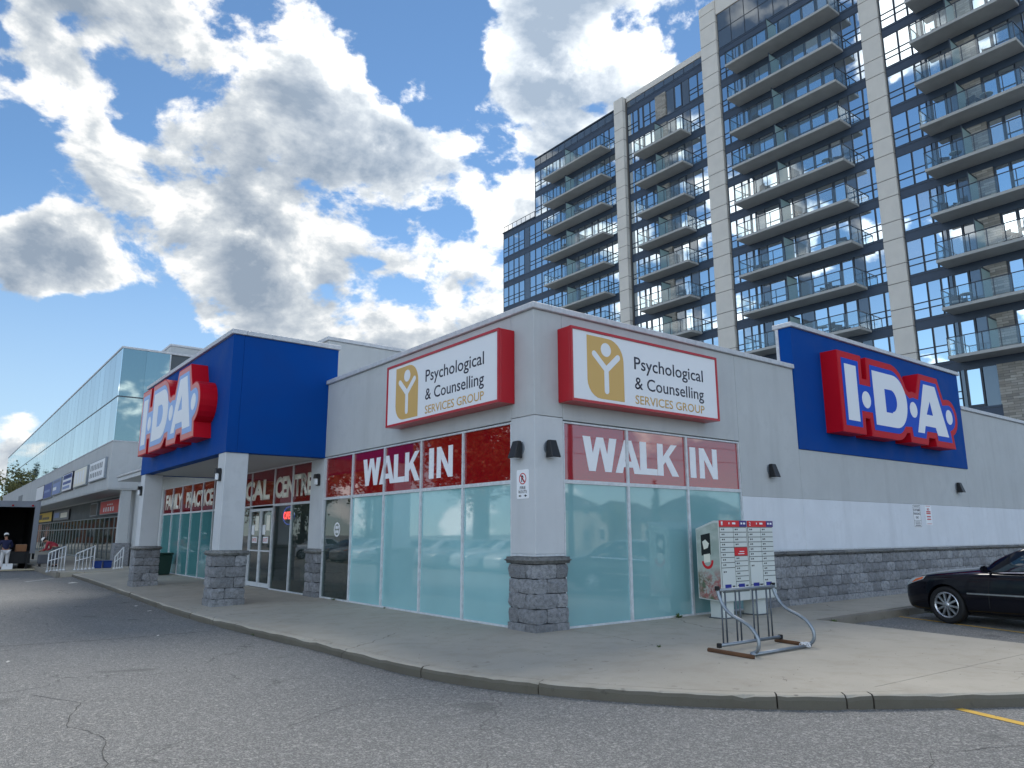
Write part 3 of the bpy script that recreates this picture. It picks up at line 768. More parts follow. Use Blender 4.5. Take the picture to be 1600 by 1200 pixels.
# sliding entrance doors
for a0, a1 in ((-13.70, -12.79), (-12.77, -11.84)):
    d = MB().fbox(FL, a0, a0+0.06, 0.02, 2.26, -0.09, -0.02).fbox(FL, a1-0.06, a1, 0.02, 2.26, -0.09, -0.02)
    d.fbox(FL, a0+0.06, a1-0.06, 0.02, 0.14, -0.09, -0.022).fbox(FL, a0+0.06, a1-0.06, 2.18, 2.26, -0.09, -0.022)
    door = d.build('entrance_door', M['alu'], plaza)
    MB().fbox(FL, a0+0.055, a1-0.055, 0.135, 2.185, -0.062, -0.052).build('clear_pane', M['clear'], door)
    MB().fbox(FL, a0+0.06, a1-0.06, 1.02, 1.06, -0.05, -0.005).build('push_bar', M['alu'], door)
    for (q0, q1, z0, z1, mt) in ((0.12, 0.36, 1.5, 1.78, 'white'), (0.42, 0.7, 1.62, 2.05, 'cream'), (0.2, 0.62, 1.26, 1.44, 'white')):
        MB().fbox(FL, a0+q0, a0+q1, z0, z1, -0.051, -0.049).build('door_notice', M[mt], door)
    text('lettering', 'ENTER' if a0 < -13 else 'EXIT', FL, (a0+0.24, a0+0.58, 1.30, 1.40), 0.001, M['redp'], door, 0.01, -0.0485)
def stroke_letter(ch):
    """bold condensed capitals in a unit box, as convex-ish pieces"""
    t_ = 0.30
    return {
     'W': [[(0, 1), (.22, 1), (.36, .0), (.17, 0)], [(.36, 0), (.17, 0), (.40, 1), (.5, 1), (.5, .72)], [(.64, 0), (.83, 0), (.60, 1), (.5, 1), (.5, .72)], [(1, 1), (.78, 1), (.64, 0), (.83, 0)]],
     'A': [[(0, 0), (.27, 0), (.5, .80), (.5, 1), (.36, 1)], [(1, 0), (.73, 0), (.5, .80), (.5, 1), (.64, 1)], [(.31, .18), (.69, .18), (.62, .36), (.38, .36)]],
     'L': [[(0, 0), (.38, 0), (.38, 1), (0, 1)], [(.38, 0), (1, 0), (1, .19), (.38, .19)]],
     'K': [[(0, 0), (.28, 0), (.28, 1), (0, 1)], [(.28, .34), (.28, .60), (.68, 1), (.98, 1)], [(.70, 0), (1.03, 0), (.56, .63), (.38, .44)]],
     'I': [[(0, 0), (1, 0), (1, 1), (0, 1)]],
     'N': [[(0, 0), (.27, 0), (.27, 1), (0, 1)], [(.73, 0), (1, 0), (1, 1), (.73, 1)], [(.27, 1), (.27, .62), (.73, 0), (.73, .38)]]}[ch]
def walk_in(F, a0):
    for ch, x0, x1 in (('W', 0, .84), ('A', .80, 1.47), ('L', 1.45, 1.92), ('K', 1.93, 2.52), ('I', 2.89, 3.07), ('N', 3.18, 3.75)):
        b_ = MB()
        for i, pc_ in enumerate(stroke_letter(ch)):
            b_.prism([(a0+x0+(x1-x0)*u, 2.585+0.605*v) for u, v in pc_], F, -0.0475, -0.0435+i*0.0004)
        b_.build('letter', M['white'], plaza)
walk_in(FL, -6.26); walk_in(FR, 1.12)
for w_, a0, a1 in (('FAMILY', -24.45, -21.90), ('PRACTICE', -21.30, -17.80), ('MEDICAL', -16.9, -12.22), ('CENTRE', -11.78, -9.12)):
    text('lettering', w_, FL, (a0, a1, 2.51, 3.12), 0.004, M['cream'], plaza, 0.045, -0.047, 0.95)
# round decal on the clear pane
dc = MB()
for k in range(24):
    a, b = 2*math.pi*k/24, 2*math.pi*(k+1)/24
    dc.prism([(-7.53+0.17*math.cos(a), 1.62+0.17*math.sin(a)), (-7.53+0.17*math.cos(b), 1.62+0.17*math.sin(b)),
              (-7.53+0.135*math.cos(b), 1.62+0.135*math.sin(b)), (-7.53+0.135*math.cos(a), 1.62+0.135*math.sin(a))], FL, -0.047, -0.045)
for k in range(4):
    dc.prism(circle(-7.53+0.07*math.cos(R(45+90*k)), 1.62+0.07*math.sin(R(45+90*k)), 0.042, 10), FL, -0.047, -0.045)
dc.build('round_decal', M['white'], plaza)
# curb under the panes, a thin strip of bare concrete
MB().box(0.012, 0.1, 0.65, 8.3, -0.1, -0.006).box(0.65, 5.6, 0.012, 0.1, -0.1, -0.006).build('sill', M['kerb'], plaza)

# ================================================================== signs
def inset_poly(p, d):
    n = len(p); out = []
    for i in range(n):
        a, b, c = Vector(p[i-1]), Vector(p[i]), Vector(p[(i+1) % n])
        e1, e2 = (b-a).normalized(), (c-b).normalized()
        n1, n2 = Vector((-e1.y, e1.x)), Vector((-e2.y, e2.x))
        k = 1+n1.dot(n2); v = (n1+n2)/max(k, 0.35)
        out.append(tuple(b+v*d))
    return out
OUT = [(0.0, 3.87), (1.10, 3.87), (1.12, 4.29), (1.35, 4.29), (1.38, 3.86), (2.75, 3.86)] + arc(2.75, 4.56, 0.70, -82, -42, 4) + \
      [(3.44, 4.10), (3.47, 3.86), (4.46, 3.85), (4.56, 4.06), (4.93, 4.06), (4.97, 3.85), (6.22, 3.85)] + [(6.14, 4.24)] + \
      arc(6.02, 4.75, 0.52, -66, 100, 10) + [(5.72, 5.24), (5.45, 5.82), (4.30, 5.82)] + [(4.02, 5.24), (3.80, 5.26), (3.62, 5.22)] + \
      arc(2.62, 4.95, 0.92, 22, 82, 6) + [(2.62, 5.86), (1.40, 5.86), (1.36, 5.28), (1.13, 5.28), (1.15, 5.86), (0.0, 5.86)]
def ida(F, depth, back, label, red='acryred', blue='acryblue'):
    t = empty('pharmacy_sign', F(3.2, 3.85, 0), label, 'sign', 'red and blue letter shaped signs')
    MB().prism(OUT, F, back, depth).build('sign_body', M['acryred'], t)
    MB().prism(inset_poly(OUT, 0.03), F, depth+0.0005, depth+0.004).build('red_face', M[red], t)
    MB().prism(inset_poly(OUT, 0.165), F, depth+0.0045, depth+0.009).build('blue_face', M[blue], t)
    c0, c1 = depth+0.0095, depth+0.014
    MB().prism([(0.29, 4.17), (0.83, 4.17), (0.84, 5.56), (0.29, 5.56)], F, c0, c1).build('letter', M['acrylic'], t)
    rin, rout = 0.31, 0.69
    top = [(1.64, 4.865)] + [(2.22, 4.865)] + [(2.22, 5.15), (2.56, 5.15)] + arc(2.56, 4.865, 0.29, 85, 0, 6) + arc(2.72, 4.865, 0.70, 0, 90, 9) + [(1.64, 5.565)]
    bot = [(1.64, 4.865), (1.64, 4.17)] + arc(2.72, 4.865, 0.695, -90, 0, 9) + arc(2.56, 4.865, 0.29, 0, -85, 6) + [(2.56, 4.54), (2.22, 4.54), (2.22, 4.865)]
    MB().prism(top, F, c0, c1).prism(bot, F, c0, c1).build('letter', M['acrylic'], t)
    la = [(4.52, 5.55), (4.83, 5.55), (4.81, 5.10), (4.53, 4.70), (4.70, 4.70), (4.70, 4.37), (4.38, 4.37), (4.28, 4.16), (3.90, 4.16)]
    ra = [(4.83, 5.55), (5.22, 5.55), (5.81, 4.16), (5.11, 4.16), (5.01, 4.37), (4.70, 4.37), (4.70, 4.70), (4.92, 4.70), (4.81, 5.10)]
    MB().prism(la, F, c0, c1).prism(ra, F, c0, c1).build('letter', M['acrylic'], t)
    for x in (1.235, 3.77, 5.98): MB().prism(circle(x, 4.755, 0.215, 20), F, c0, c1).build('dot', M['acrylic'], t)
    return t
ida(shift(FR, 9.10, 0, 0), 0.45, 0.032, 'red white and blue letter sign on the blue parapet of the right hand wall')
ida(shift(FL, -15.80, 0, 2.462), 0.41, 0.002, 'pink white and pale blue letter sign on the front of the entrance canopy', 'palered', 'paleblue')

def psych(F, label):
    t = empty('lightbox_sign', F(2, 3.7, 0), label, 'sign', 'white lightbox signs with red cases')
    b = MB().fbox(F, 0, 3.98, 3.70, 5.0, 0.002, 0.31)
    b.build('sign_case', M['signred'], t, bevel=0.008)
    fr = MB()
    fr.fbox(F, 0, 3.98, 3.70, 3.745, 0.312, 0.355).fbox(F, 0, 3.98, 4.955, 5.0, 0.312, 0.355)
    fr.fbox(F, 0, 0.04, 3.746, 4.954, 0.312, 0.355).fbox(F, 3.94, 3.98, 3.746, 4.954, 0.312, 0.355)
    fr.build('sign_rim', M['signred'], t)
    MB().fbox(F, 0.04, 3.94, 3.746, 4.954, 0.312, 0.335).build('sign_face', M['acrylic'], t)
    c = 0.3355
    g_ = [(0.38, 4.90)] + [(0.38, 4.10)] + arc(0.70, 4.12, 0.32, 180, 270, 6) + [(1.28, 3.80)] + arc(0.90, 4.52, 0.38, 0, 90, 7)
    MB().prism(g_, F, c, c+0.003).build('gold_emblem', M['gold'], t)
    MB().prism(circle(0.84, 4.69, 0.125, 20), F, c+0.003, c+0.005).build('emblem_head', M['acrylic'], t)
    def cap_(p, q, w, d):
        p, q = Vector(p), Vector(q); a = math.degrees(math.atan2(q.y-p.y, q.x-p.x))
        return arc(q.x, q.y, w, a-90, a+90, 6)+arc(p.x, p.y, w, a+90, a+270, 6)
    fg = MB()
    for i, (p, q) in enumerate((((0.84, 4.33), (0.84, 3.95)), ((0.84, 4.33), (0.55, 4.585)), ((0.84, 4.33), (1.135, 4.585)))):
        fg.prism(cap_(p, q, 0.055, 0), F, c+0.003, c+0.005+i*0.0006)
    fg.build('emblem_figure', M['acrylic'], t)
    text('lettering', 'Psychological', F, (1.56, 3.53, 4.365, 4.675), 0.002, M['navy'], t, 0.006, c)
    text('lettering', '& Counselling', F, (1.56, 3.53, 4.005, 4.305), 0.002, M['navy'], t, 0.006, c)
    text('lettering', 'SERVICES GROUP', F, (1.56, 3.53, 3.805, 3.965), 0.002, M['gold'], t, 0.008, c)
psych(shift(FR, 0.53, 0, 0), 'white lightbox sign with gold figure emblem, right of the building corner')
psych(shift(FL, -4.50, 0, 0), 'white lightbox sign with gold figure emblem, left of the building corner')

# open sign behind the entrance glass
t = empty('open_sign', FL(-10.95, 1.8, -0.15), 'glowing red neon open sign inside the entrance window', 'neon sign')
mneon = simple('red_neon', lin(255, 60, 50), 0.4, emit=2.2)
mring = simple('blue_neon', lin(70, 90, 190), 0.4, emit=0.5)
text('lettering', 'OPEN', FL, (-11.28, -10.62, 1.92, 2.13), 0.01, mneon, t, 0.02, -0.15)
el = [FL(-10.95+0.40*math.cos(2*math.pi*k/28), 2.02+0.24*math.sin(2*math.pi*k/28), -0.16) for k in range(29)]
MB().tube(el, 0.012, 6).build('neon_ring', mring, t)

# ---- wall lamps
def lamp(F, a, b, label, lantern=False):
    t = empty('wall_lamp', F(a, b, 0), label, 'wall lamp', 'black wall lamps')
    G = shift(F, a, b, 0)
    if not lantern:
        MB().prism(circle(0, 0.02, 0.12, 18), G, 0.002, 0.03).build('back_plate', M['galv'], t)
        b_ = MB()
        vs = [G(x, z, c) for x, z, c in ((-0.10, -0.15, 0.03), (0.10, -0.15, 0.03), (0.10, -0.15, 0.20), (-0.10, -0.15, 0.20),
                                         (-0.075, 0.14, 0.03), (0.075, 0.14, 0.03), (0.075, 0.14, 0.11), (-0.075, 0.14, 0.11))]
        b_.add(vs, [(3,2,1,0), (4,5,6,7), (0,1,5,4), (1,2,6,5), (2,3,7,6), (3,0,4,7)])
        b_.build('lamp_housing', M['black'], t, bevel=0.01)
        MB().fbox(G, -0.06, 0.06, -0.158, -0.1505, 0.06, 0.18).build('lamp_lens', M['lens'], t)
    else:
        pr = [(-0.085, -0.16), (0.085, -0.16), (0.085, 0.06)]+arc(0, 0.06, 0.085, 10, 170, 6)+[(-0.085, 0.06)]
        MB().prism(pr, G, 0.002, 0.05).build('lamp_housing', M['black'], t)
        MB().fbox(G, -0.06, 0.06, -0.14, 0.02, 0.051, 0.11).build('lamp_lens', M['lens'], t, bevel=0.015)
        MB().prism([(-0.09, 0.022), (0.09, 0.022), (0.05, 0.13), (-0.05, 0.13)], G, 0.051, 0.125).build('lamp_hood', M['black'], t)
    return t
lamp(FL, -0.38, 2.9, 'black wedge wall lamp on the left face of the corner pillar above the sign')
lamp(FR, 0.31, 2.9, 'black wedge wall lamp on the right face of the corner pillar')
lamp(FR, 6.66, 2.85, 'small black wall lamp between the right windows and the blue panel')
lamp(FR, 16.2, 2.82, 'small black wall lamp under the far end of the blue panel')
lamp(shift(FL, 0, 0, 2.442), -8.63, 2.9, 'black lantern on the stone based canopy column nearest the corner', True)
lamp(shift(FL, 0, 0, 2.442), -16.89, 2.9, 'black lantern on the farther canopy column', True)
lamp(FL, -8.62, 2.88, 'black lantern on the wall pier between entrance and walk in windows', True)

# ---- small plates
t = empty('fire_route_sign', FL(-0.31, 2.08, 0), 'white no parking fire route plate on the corner pillar', 'sign')
pl = [(-0.47+0.03, 2.08)]+arc(-0.18, 2.11, 0.03, -90, 0, 3)+arc(-0.18, 2.53, 0.03, 0, 90, 3)+arc(-0.44, 2.53, 0.03, 90, 180, 3)+arc(-0.44, 2.11, 0.03, 180, 270, 3)
MB().prism(pl, FL, 0.002, 0.007).build('plate', M['white'], t)
rg = MB(); cx, cz = -0.31, 2.41
for k in range(20):
    a, b = 2*math.pi*k/20, 2*math.pi*(k+1)/20
    rg.prism([(cx+0.095*math.cos(a), cz+0.095*math.sin(a)), (cx+0.095*math.cos(b), cz+0.095*math.sin(b)), (cx+0.078*math.cos(b), cz+0.078*math.sin(b)), (cx+0.078*math.cos(a), cz+0.078*math.sin(a))], FL, 0.0072, 0.0085)
rg.prism([(cx-0.062, cz+0.048), (cx-0.048, cz+0.062), (cx+0.062, cz-0.048), (cx+0.048, cz-0.062)], FL, 0.0088, 0.0098)
rg.build('no_parking_ring', M['redp'], t)
text('lettering', 'R', FL, (cx-0.038, cx+0.042, cz-0.055, cz+0.055), 0.001, M['blackp'], t, 0.03, 0.0072)
text('lettering', 'FIRE', FL, (cx-0.075, cx+0.075, 2.235, 2.285), 0.001, M['blackp'], t, 0.015, 0.0072)
text('lettering', 'ROUTE', FL, (cx-0.11, cx+0.11, 2.17, 2.22), 0.001, M['blackp'], t, 0.015, 0.0072)
ar = MB()
for s_ in (-1, 1):
    ar.prism([(cx+s_*0.115, 2.128), (cx+s_*0.06, 2.15), (cx+s_*0.06, 2.106)], FL, 0.0072, 0.0085).prism([(cx+s_*0.06, 2.133), (cx+s_*0.03, 2.133), (cx+s_*0.03, 2.123), (cx+s_*0.06, 2.123)], FL, 0.0072, 0.0083)
ar.build('arrow', M['blackp'], t)

t = empty('parking_sign', FR(13.43, 1.65, 0), 'white plate with dark customer parking text on the white wall', 'sign')
MB().fbox(FR, 13.20, 13.66, 1.64, 2.27, 0.002, 0.006).build('plate', M['white'], t)
bd = MB()
for q in ((13.22, 13.64, 2.235, 2.25), (13.22, 13.64, 2.165, 2.175), (13.22, 13.64, 1.835, 1.845), (13.22, 13.64, 1.66, 1.672), (13.22, 13.232, 1.672, 2.235), (13.628, 13.64, 1.672, 2.235)):
    bd.fbox(FR, *q, 0.0065, 0.0075)
bd.build('printed_border', M['navy'], t)
for s_, z0, z1 in (('CUSTOMER', 2.08, 2.145), ('PARKING', 1.985, 2.05), ('ONLY', 1.885, 1.95)):
    w_ = 0.19 if s_ != 'ONLY' else 0.10
    text('lettering', s_, FR, (13.43-w_, 13.43+w_, z0, z1), 0.001, M['navy'], t, 0.02, 0.0065)
sm = MB()
for z in (1.785, 1.735, 1.69): sm.fbox(FR, 13.28, 13.58, z, z+0.02, 0.0065, 0.0073)
sm.fbox(FR, 13.27, 13.59, 2.195, 2.212, 0.0065, 0.0073)
sm.build('small_print', M['navy'], t)
t = empty('red_text_sign', FR(14.12, 1.74, 0), 'white plate with red text beside the customer parking plate', 'sign')
MB().fbox(FR, 13.93, 14.32, 1.72, 2.25, 0.002, 0.006).build('plate', M['white'], t)
text('lettering', 'NO', FR, (14.06, 14.19, 2.11, 2.18), 0.001, M['redp'], t, 0.03, 0.0065)
sm = MB()
for z, w_, h_ in ((2.225, 0.13, 0.012), (2.06, 0.13, 0.035), (2.015, 0.13, 0.03), (1.93, 0.12, 0.03), (1.86, 0.12, 0.03), (1.745, 0.14, 0.012)):
    sm.fbox(FR, 14.125-w_, 14.125+w_, z, z+h_, 0.0065, 0.0073)
sm.build('small_print', M['redp'], t)

# ================================================================== mailboxes
mgrey = painted('mailbox_paint', lin(200, 205, 202), 0.45, 0.05)
mdoor = painted('mailbox_door_paint', lin(208, 213, 210), 0.4, 0.04)
mred = simple('mailbox_red_label', lin(205, 24, 36), 0.4)
mpurp = simple('mailbox_purple_label', lin(58, 40, 120), 0.4)
mblue = simple('mailbox_blue_label', lin(34, 44, 140), 0.4)
mside, tt, bb = newmat('mailbox_side_print'); q = NT(tt); P = q.pos()
n1 = q.noise(P, 2.3, 5, 0.6, 0.8); n2 = q.noise(P, 9, 5, 0.7)
zz = q.n('ShaderNodeSeparateXYZ'); q.l(P, zz.inputs[0])
low = q.math('MULTIPLY', q.mr(zz.outputs['Z'], 0.98, 0.62, 0, 1, True), q.mr(n2, 0.38, 0.56))
c1 = q.mix(q.mr(n1, 0.4, 0.6), lin(156, 168, 160), lin(186, 194, 186))
c2 = q.mix(low, c1, lin(160, 92, 90)); c3 = q.mix(q.math('MULTIPLY', low, q.mr(n1, 0.5, 0.6)), c2, lin(80, 104, 78))
q.l(c3, bb.inputs['Base Color']); bb.inputs['Roughness'].default_value = 0.35
mgap = simple('mailbox_gap', lin(96, 104, 100), 0.6)
def mailbox(x0, num, label, layout, printed):
    x1 = x0+0.83; y0, y1 = -0.80, -0.27; z0, z1 = 0.30, 1.74
    t = empty('community_mailbox', ((x0+x1)/2, -0.55, 0), label, 'mailbox', 'community mailboxes beside the window')
    b = MB()
    prof = [(y0, z0), (y1, z0+0.04), (y1, z1-0.14), (y0+0.12, z1+0.0), (y0, z1)]
    vs = [(x0, y, z) for y, z in prof]+[(x1, y, z) for y, z in prof]; n = len(prof)
    b.add(vs, [tuple(range(n)), tuple(range(2*n-1, n-1, -1))]+[(i, n+i, n+(i+1) % n, (i+1) % n) for i in range(n)])
    body = b.build('cabinet', mgrey, t, bevel=0.008)
    F = frame((x0, y0, 0), (1,0,0), (0,0,1), (0,-1,0))
    MB().fbox(F, 0.005, 0.825, 1.63, 1.745, 0.003, 0.018).build('red_header', mred, t)
    MB().fbox(F, 0.60, 0.825, 1.632, 1.743, 0.0185, 0.021).build('header_corner', mpurp, t)
    text('lettering', num, F, (0.05, 0.10, 1.655, 1.725), 0.001, M['white'], t, 0.02, 0.0185)
    hd = MB()
    for a, w_ in ((0.27, 0.03), (0.38, 0.10), (0.64, 0.05), (0.72, 0.06)): hd.fbox(F, a, a+w_, 1.675, 1.71, 0.0212, 0.0222)
    hd.build('header_mark', M['white'], t)
    MB().fbox(F, 0.012, 0.818, 0.46, 1.625, 0.002, 0.0035).build('door_frame', mgap, t)
    cols = ((0.02, 0.405), (0.425, 0.81))
    for ci, (a0, a1) in enumerate(cols):
        z = 1.62
        for kind in layout[ci]:
            h = {'s': 0.0905, 'l': 0.42, 'r': 0.16, 'm': 0.165, 'n': 0.235}[kind]
            dr = MB().fbox(F, a0, a1, z-h+0.009, z-0.005, 0.004, 0.014)
            d_ = dr.build('mail_door', mred if kind == 'r' else mdoor, t)
            if kind != 'r':
                MB().prism(circle(a0+0.05, z-min(h*0.42, 0.07), 0.014, 8), F, 0.0142, 0.022).build('lock', M['black'], d_)
                MB().fbox(F, a0+0.09, a0+0.12, z-min(h*0.42, 0.07)-0.012, z-min(h*0.42, 0.07)+0.014, 0.0142, 0.0155).build('number_plate', M['blackp'], d_)
            else:
                MB().fbox(F, a0+0.14, a1-0.10, z-0.085, z-0.07, 0.0142, 0.015).fbox(F, a0+0.10, a1-0.10, z-0.125, z-0.11, 0.0142, 0.015).build('notice_text', M['white'], d_)
            z -= h
        MB().fbox(F, a0+0.06, a0+0.24, 0.535, 0.605, 0.0145, 0.0165).build('blue_label', mblue, t)
        MB().fbox(F, a0+0.28, a0+0.35, 0.555, 0.58, 0.0145, 0.0165).build('small_label', M['blackp'], t)
    MB().fbox(F, 0.01, 0.82, 0.31, 0.44, 0.002, 0.01).build('lower_panel', mgrey, t)
    MB().box(x0+(0.13 if printed else 0.27), x0+(0.43 if printed else 0.57), -0.72, -0.42, 0.0, 0.305).build('pedestal', mgrey, t, bevel=0.008)
    MB().box(x0+(0.10 if printed else 0.24), x0+(0.46 if printed else 0.60), -0.75, -0.40, 0.0, 0.018).build('base_plate', M['galvdark'], t)
    if printed:
        G = frame((x0, y1, 0), (0,-1,0), (0,0,1), (-1,0,0))
        MB().prism([(0.02, 0.36), (0.515, 0.325), (0.515, 1.70), (0.41, 1.70), (0.02, 1.575)], G, 0.002, 0.004).build('side_print', mside, t)
        MB().prism([(0.12, 1.48), (0.33, 1.52), (0.33, 1.13), (0.12, 1.11)], G, 0.0045, 0.006).build('poster', M['blackp'], t)
        MB().prism([(0.15, 1.36), (0.22, 1.40), (0.30, 1.33), (0.27, 1.25), (0.18, 1.22)], G, 0.0063, 0.0073).prism([(0.17, 1.13), (0.31, 1.15), (0.31, 1.00), (0.17, 0.98)], G, 0.0063, 0.0073).build('poster_picture', M['cream'], t)
        rr_ = MB()
        for k in range(9):
            a, b = R(185+k*20), R(185+(k+1)*20)
            rr_.prism([(0.25+0.13*math.cos(a), 1.02+0.15*math.sin(a)), (0.25+0.13*math.cos(b), 1.02+0.15*math.sin(b)), (0.25+0.085*math.cos(b), 1.02+0.10*math.sin(b)), (0.25+0.085*math.cos(a), 1.02+0.10*math.sin(a))], G, 0.0075, 0.0085)
        rr_.build('red_swoosh', mred, t)
    return t
mailbox(3.67, '1', 'grey community mailbox marked 1 with printed side panel, nearest the window', (['s']*8+['l'], ['s']*4+['r']+['s']*5+['m']), True)
mailbox(4.53, '2', 'grey community mailbox marked 2, right hand one of the pair', (['s']*7+['l', 's'], ['s']*10+['n']), False)

# ================================================================== bicycle rack
t = empty('bike_rack', (1.3, -3.0, 0), 'galvanised steel bicycle rack with curved side rails standing on the sidewalk', 'bike rack')
YA = -2.96
MB().tube([(0.70, YA, 0.77), (1.96, YA-0.02, 0.77)], 0.021, 10).build('top_rail', M['galv'], t, True)
MB().tube([(0.66, YA, 0.075), (2.02, YA-0.02, 0.075)], 0.024, 10).build('lower_rail', M['galv'], t, True)
for x in (0.75, 0.835, 1.06, 1.15, 1.45, 1.54, 1.78, 1.87):
    MB().tube([(x, YA, 0.075), (x, YA-0.003, 0.77)], 0.0115, 8).build('upright', M['galvdark'], t, True)
def curve_rail(x, dx):
    pts = smooth_poly3([(x, YA, 0.80), (x, YA-0.02, 0.70), (x+dx*.1, YA-0.09, 0.57), (x+dx*.2, YA-0.20, 0.475), (x+dx*.4, YA-0.36, 0.41), (x+dx*.6, YA-0.48, 0.345), (x+dx*.8, YA-0.565, 0.24), (x+dx, YA-0.585, 0.14), (x+dx, YA-0.55, 0.065), (x+dx, YA-0.47, 0.03)])
    return MB().tube(pts, 0.023, 10).build('curved_rail', M['galv'], t, True)
def smooth_poly3(p, n=5):
    out = []
    for i in range(len(p)-1):
        p0, p1, p2, p3 = (Vector(p[max(0, min(len(p)-1, i+k))]) for k in (-1, 0, 1, 2))
        for j in range(n):
            s_ = j/n
            out.append(0.5*((2*p1)+(p2-p0)*s_+(2*p0-5*p1+4*p2-p3)*s_*s_+(3*p1-p0-3*p2+p3)*s_**3))
    out.append(Vector(p[-1])); return out
curve_rail(0.68, 0.0); curve_rail(1.95, 0.0)
MB().tube([(0.60, YA-0.52, 0.028), (1.92, YA-0.54, 0.028)], 0.023, 10).build('front_rail', M['galv'], t, True)
MB().tube([(0.56, -2.86, 0.022), (0.50, -3.58, 0.022)], 0.028, 10).build('rusty_foot', M['rust'], t, True)
MB().tube([(2.02, -2.90, 0.022), (1.97, -3.3, 0.022)], 0.026, 10).build('rusty_foot', M['rust'], t, True)
for p in ((0.655, YA, 0.075), (0.68, YA, 0.795), (1.955, YA, 0.79), (2.025, YA-0.02, 0.075)):
    MB().box(p[0]-0.026, p[0]+0.026, p[1]-0.028, p[1]+0.028, p[2]-0.03, p[2]+0.03).build('end_cap', M['rubber'], t, bevel=0.008)
rp = []
rnd = random.Random(3)
for k in range(34):
    a = k*0.9; rp.append((1.80+0.04*math.cos(a)*rnd.uniform(.5, 1.4)+0.02*math.sin(k*.3), YA-0.53+0.06*math.sin(a)*rnd.uniform(.6, 1.3), 0.02+0.05*(0.5+0.5*math.sin(a*1.3))))
tag(MB().tube(smooth_poly3(rp, 3), 0.0042, 5).build('rope', M['white'], None, True), 'tangled white rope tied to the foot of the bike rack', 'rope')

# ================================================================== office block with mirrored upper floors
off = empty('office_building', (0, 0, 0), 'two storey office block clad in mirrored glass above a grey fascia', 'building')
XF, YO, YE = -1.0, 31.77, 102.0
mglass = [mirrorglass('mirrored_glass', (0.86, 0.91, 0.90, 1), 0.70, (0.05, 0.08, 0.09, 1), 0.006)]
mside_gl = mirrorglass('mirrored_side_glass', (0.52, 0.66, 0.66, 1), 0.42, (0.03, 0.07, 0.075, 1), 0.006)
mdk = simple('dark_joint', lin(70, 78, 84), 0.4)
MB().box(XF, XF+1.6, YO, YE, 3.75, 6.08).build('fascia', M['stucco'], off, bevel=0.01)
MB().box(XF+0.06, 14, YO+0.06, YE, 6.1, 10.86).build('core', mdk, off)
MB().box(1.35, 14, YO+0.35, YO+6, 3.0, 11.40).build('stair_tower', M['stucco'], off, bevel=0.01)
MB().box(1.30, 14.05, YO+0.30, YO+6.05, 11.404, 11.52).build('parapet_cap', M['flash'], off, bevel=0.01)
MB().box(XF-0.03, 14, YO-0.03, YE, 10.862, 10.97).build('parapet_cap', M['flash'], off, bevel=0.01)
MB().box(XF-0.02, XF+1.62, YO-0.02, YE, 6.083, 6.135).build('sill_strip', M['flash'], off)
MB().box(XF-0.015, XF+0.05, YO-0.015, YE, 8.34, 8.40).box(XF+0.05, 1.30, YO-0.015, YO+0.05, 8.34, 8.40).build('transom', mdk, off)
n = 46; dy = (YE-YO)/n
for i in range(n):
    for z0, z1 in ((6.14, 8.336), (8.404, 10.858)):
        w_ = 0.012+0.012*(i % 3 == 0)
        inst('glass_pane', MB().box(XF+random.uniform(0.0, 0.004), XF+0.05, YO+i*dy+w_, YO+(i+1)*dy-w_, z0, z1).mesh('glass_pane', mglass[0]), off)
for x0, x1 in ((XF+0.055, 0.15), (0.156, 1.28)):
    for z0, z1 in ((6.14, 8.336), (8.404, 10.858)):
        MB().box(x0, x1, YO, YO+0.05, z0, z1).build('side_glass_pane', mside_gl, off)
MB().box(1.285, 1.345, YO-0.01, YO+0.3, 6.14, 10.86).build('corner_post', M['alu'], off)
MB().box(XF+1.602, 6, YO+0.02, YE, 3.62, 3.74).box(XF+0.02, XF+1.6, YO+0.02, YE, 3.70, 3.746).build('soffit', M['soffit'], off)
# shops below
XS = 0.6
mdkgl = mirrorglass('shop_glass', (0.7, 0.8, 0.78, 1), 0.22, (0.015, 0.022, 0.022, 1), 0.004)
MB().box(XS+0.12, XS+0.4, 34.6, YE, -0.2, 3.75).build('shop_wall', M['mortar'], off)
MB().box(XS+0.02, XS+0.119, 34.6, YE, 2.56, 3.61).build('sign_band', painted('sign_band_paint', lin(84, 90, 92), 0.7, 0.08), off)
mshop = simple('shop_frame', lin(120, 128, 130), 0.45)
k = 0; y = 35.6
while y < 98:
    w_ = 1.5
    fr = MB().box(XS, XS+0.08, y, y+0.06, 0, 2.54).box(XS, XS+0.08, y+w_-0.06, y+w_, 0, 2.54).box(XS, XS+0.08, y+0.06, y+w_-0.06, 1.85, 1.91).box(XS, XS+0.08, y+0.06, y+w_-0.06, 2.48, 2.54).box(XS, XS+0.08, y+0.06, y+w_-0.06, 0, 0.1)
    f_ = fr.build('shop_window', mshop, off)
    MB().box(XS+0.03, XS+0.05, y+0.06, y+w_-0.06, 0.1, 1.85).build('window_pane', mdkgl, f_)
    MB().box(XS+0.03, XS+0.05, y+0.06, y+w_-0.06, 1.91, 2.48).build('window_pane', mdkgl, f_)
    y += w_+0.02; k += 1
for yy in (31.9, 88.0):
    MB().box(-0.35, 0.10, yy, yy+0.4, 1.1, 3.70).build('column', M['stucco'], off, bevel=0.01)
    MB().box(-0.45, 0.25, yy-0.1, yy+0.6, -0.1, 1.1).build('column_base', M['stone'], off, bevel=0.03)
FO = frame((XF, 0, 0), (0,-1,0), (0,0,1), (-1,0,0)); FS = frame((XS+0.02, 0, 0), (0,-1,0), (0,0,1), (-1,0,0))
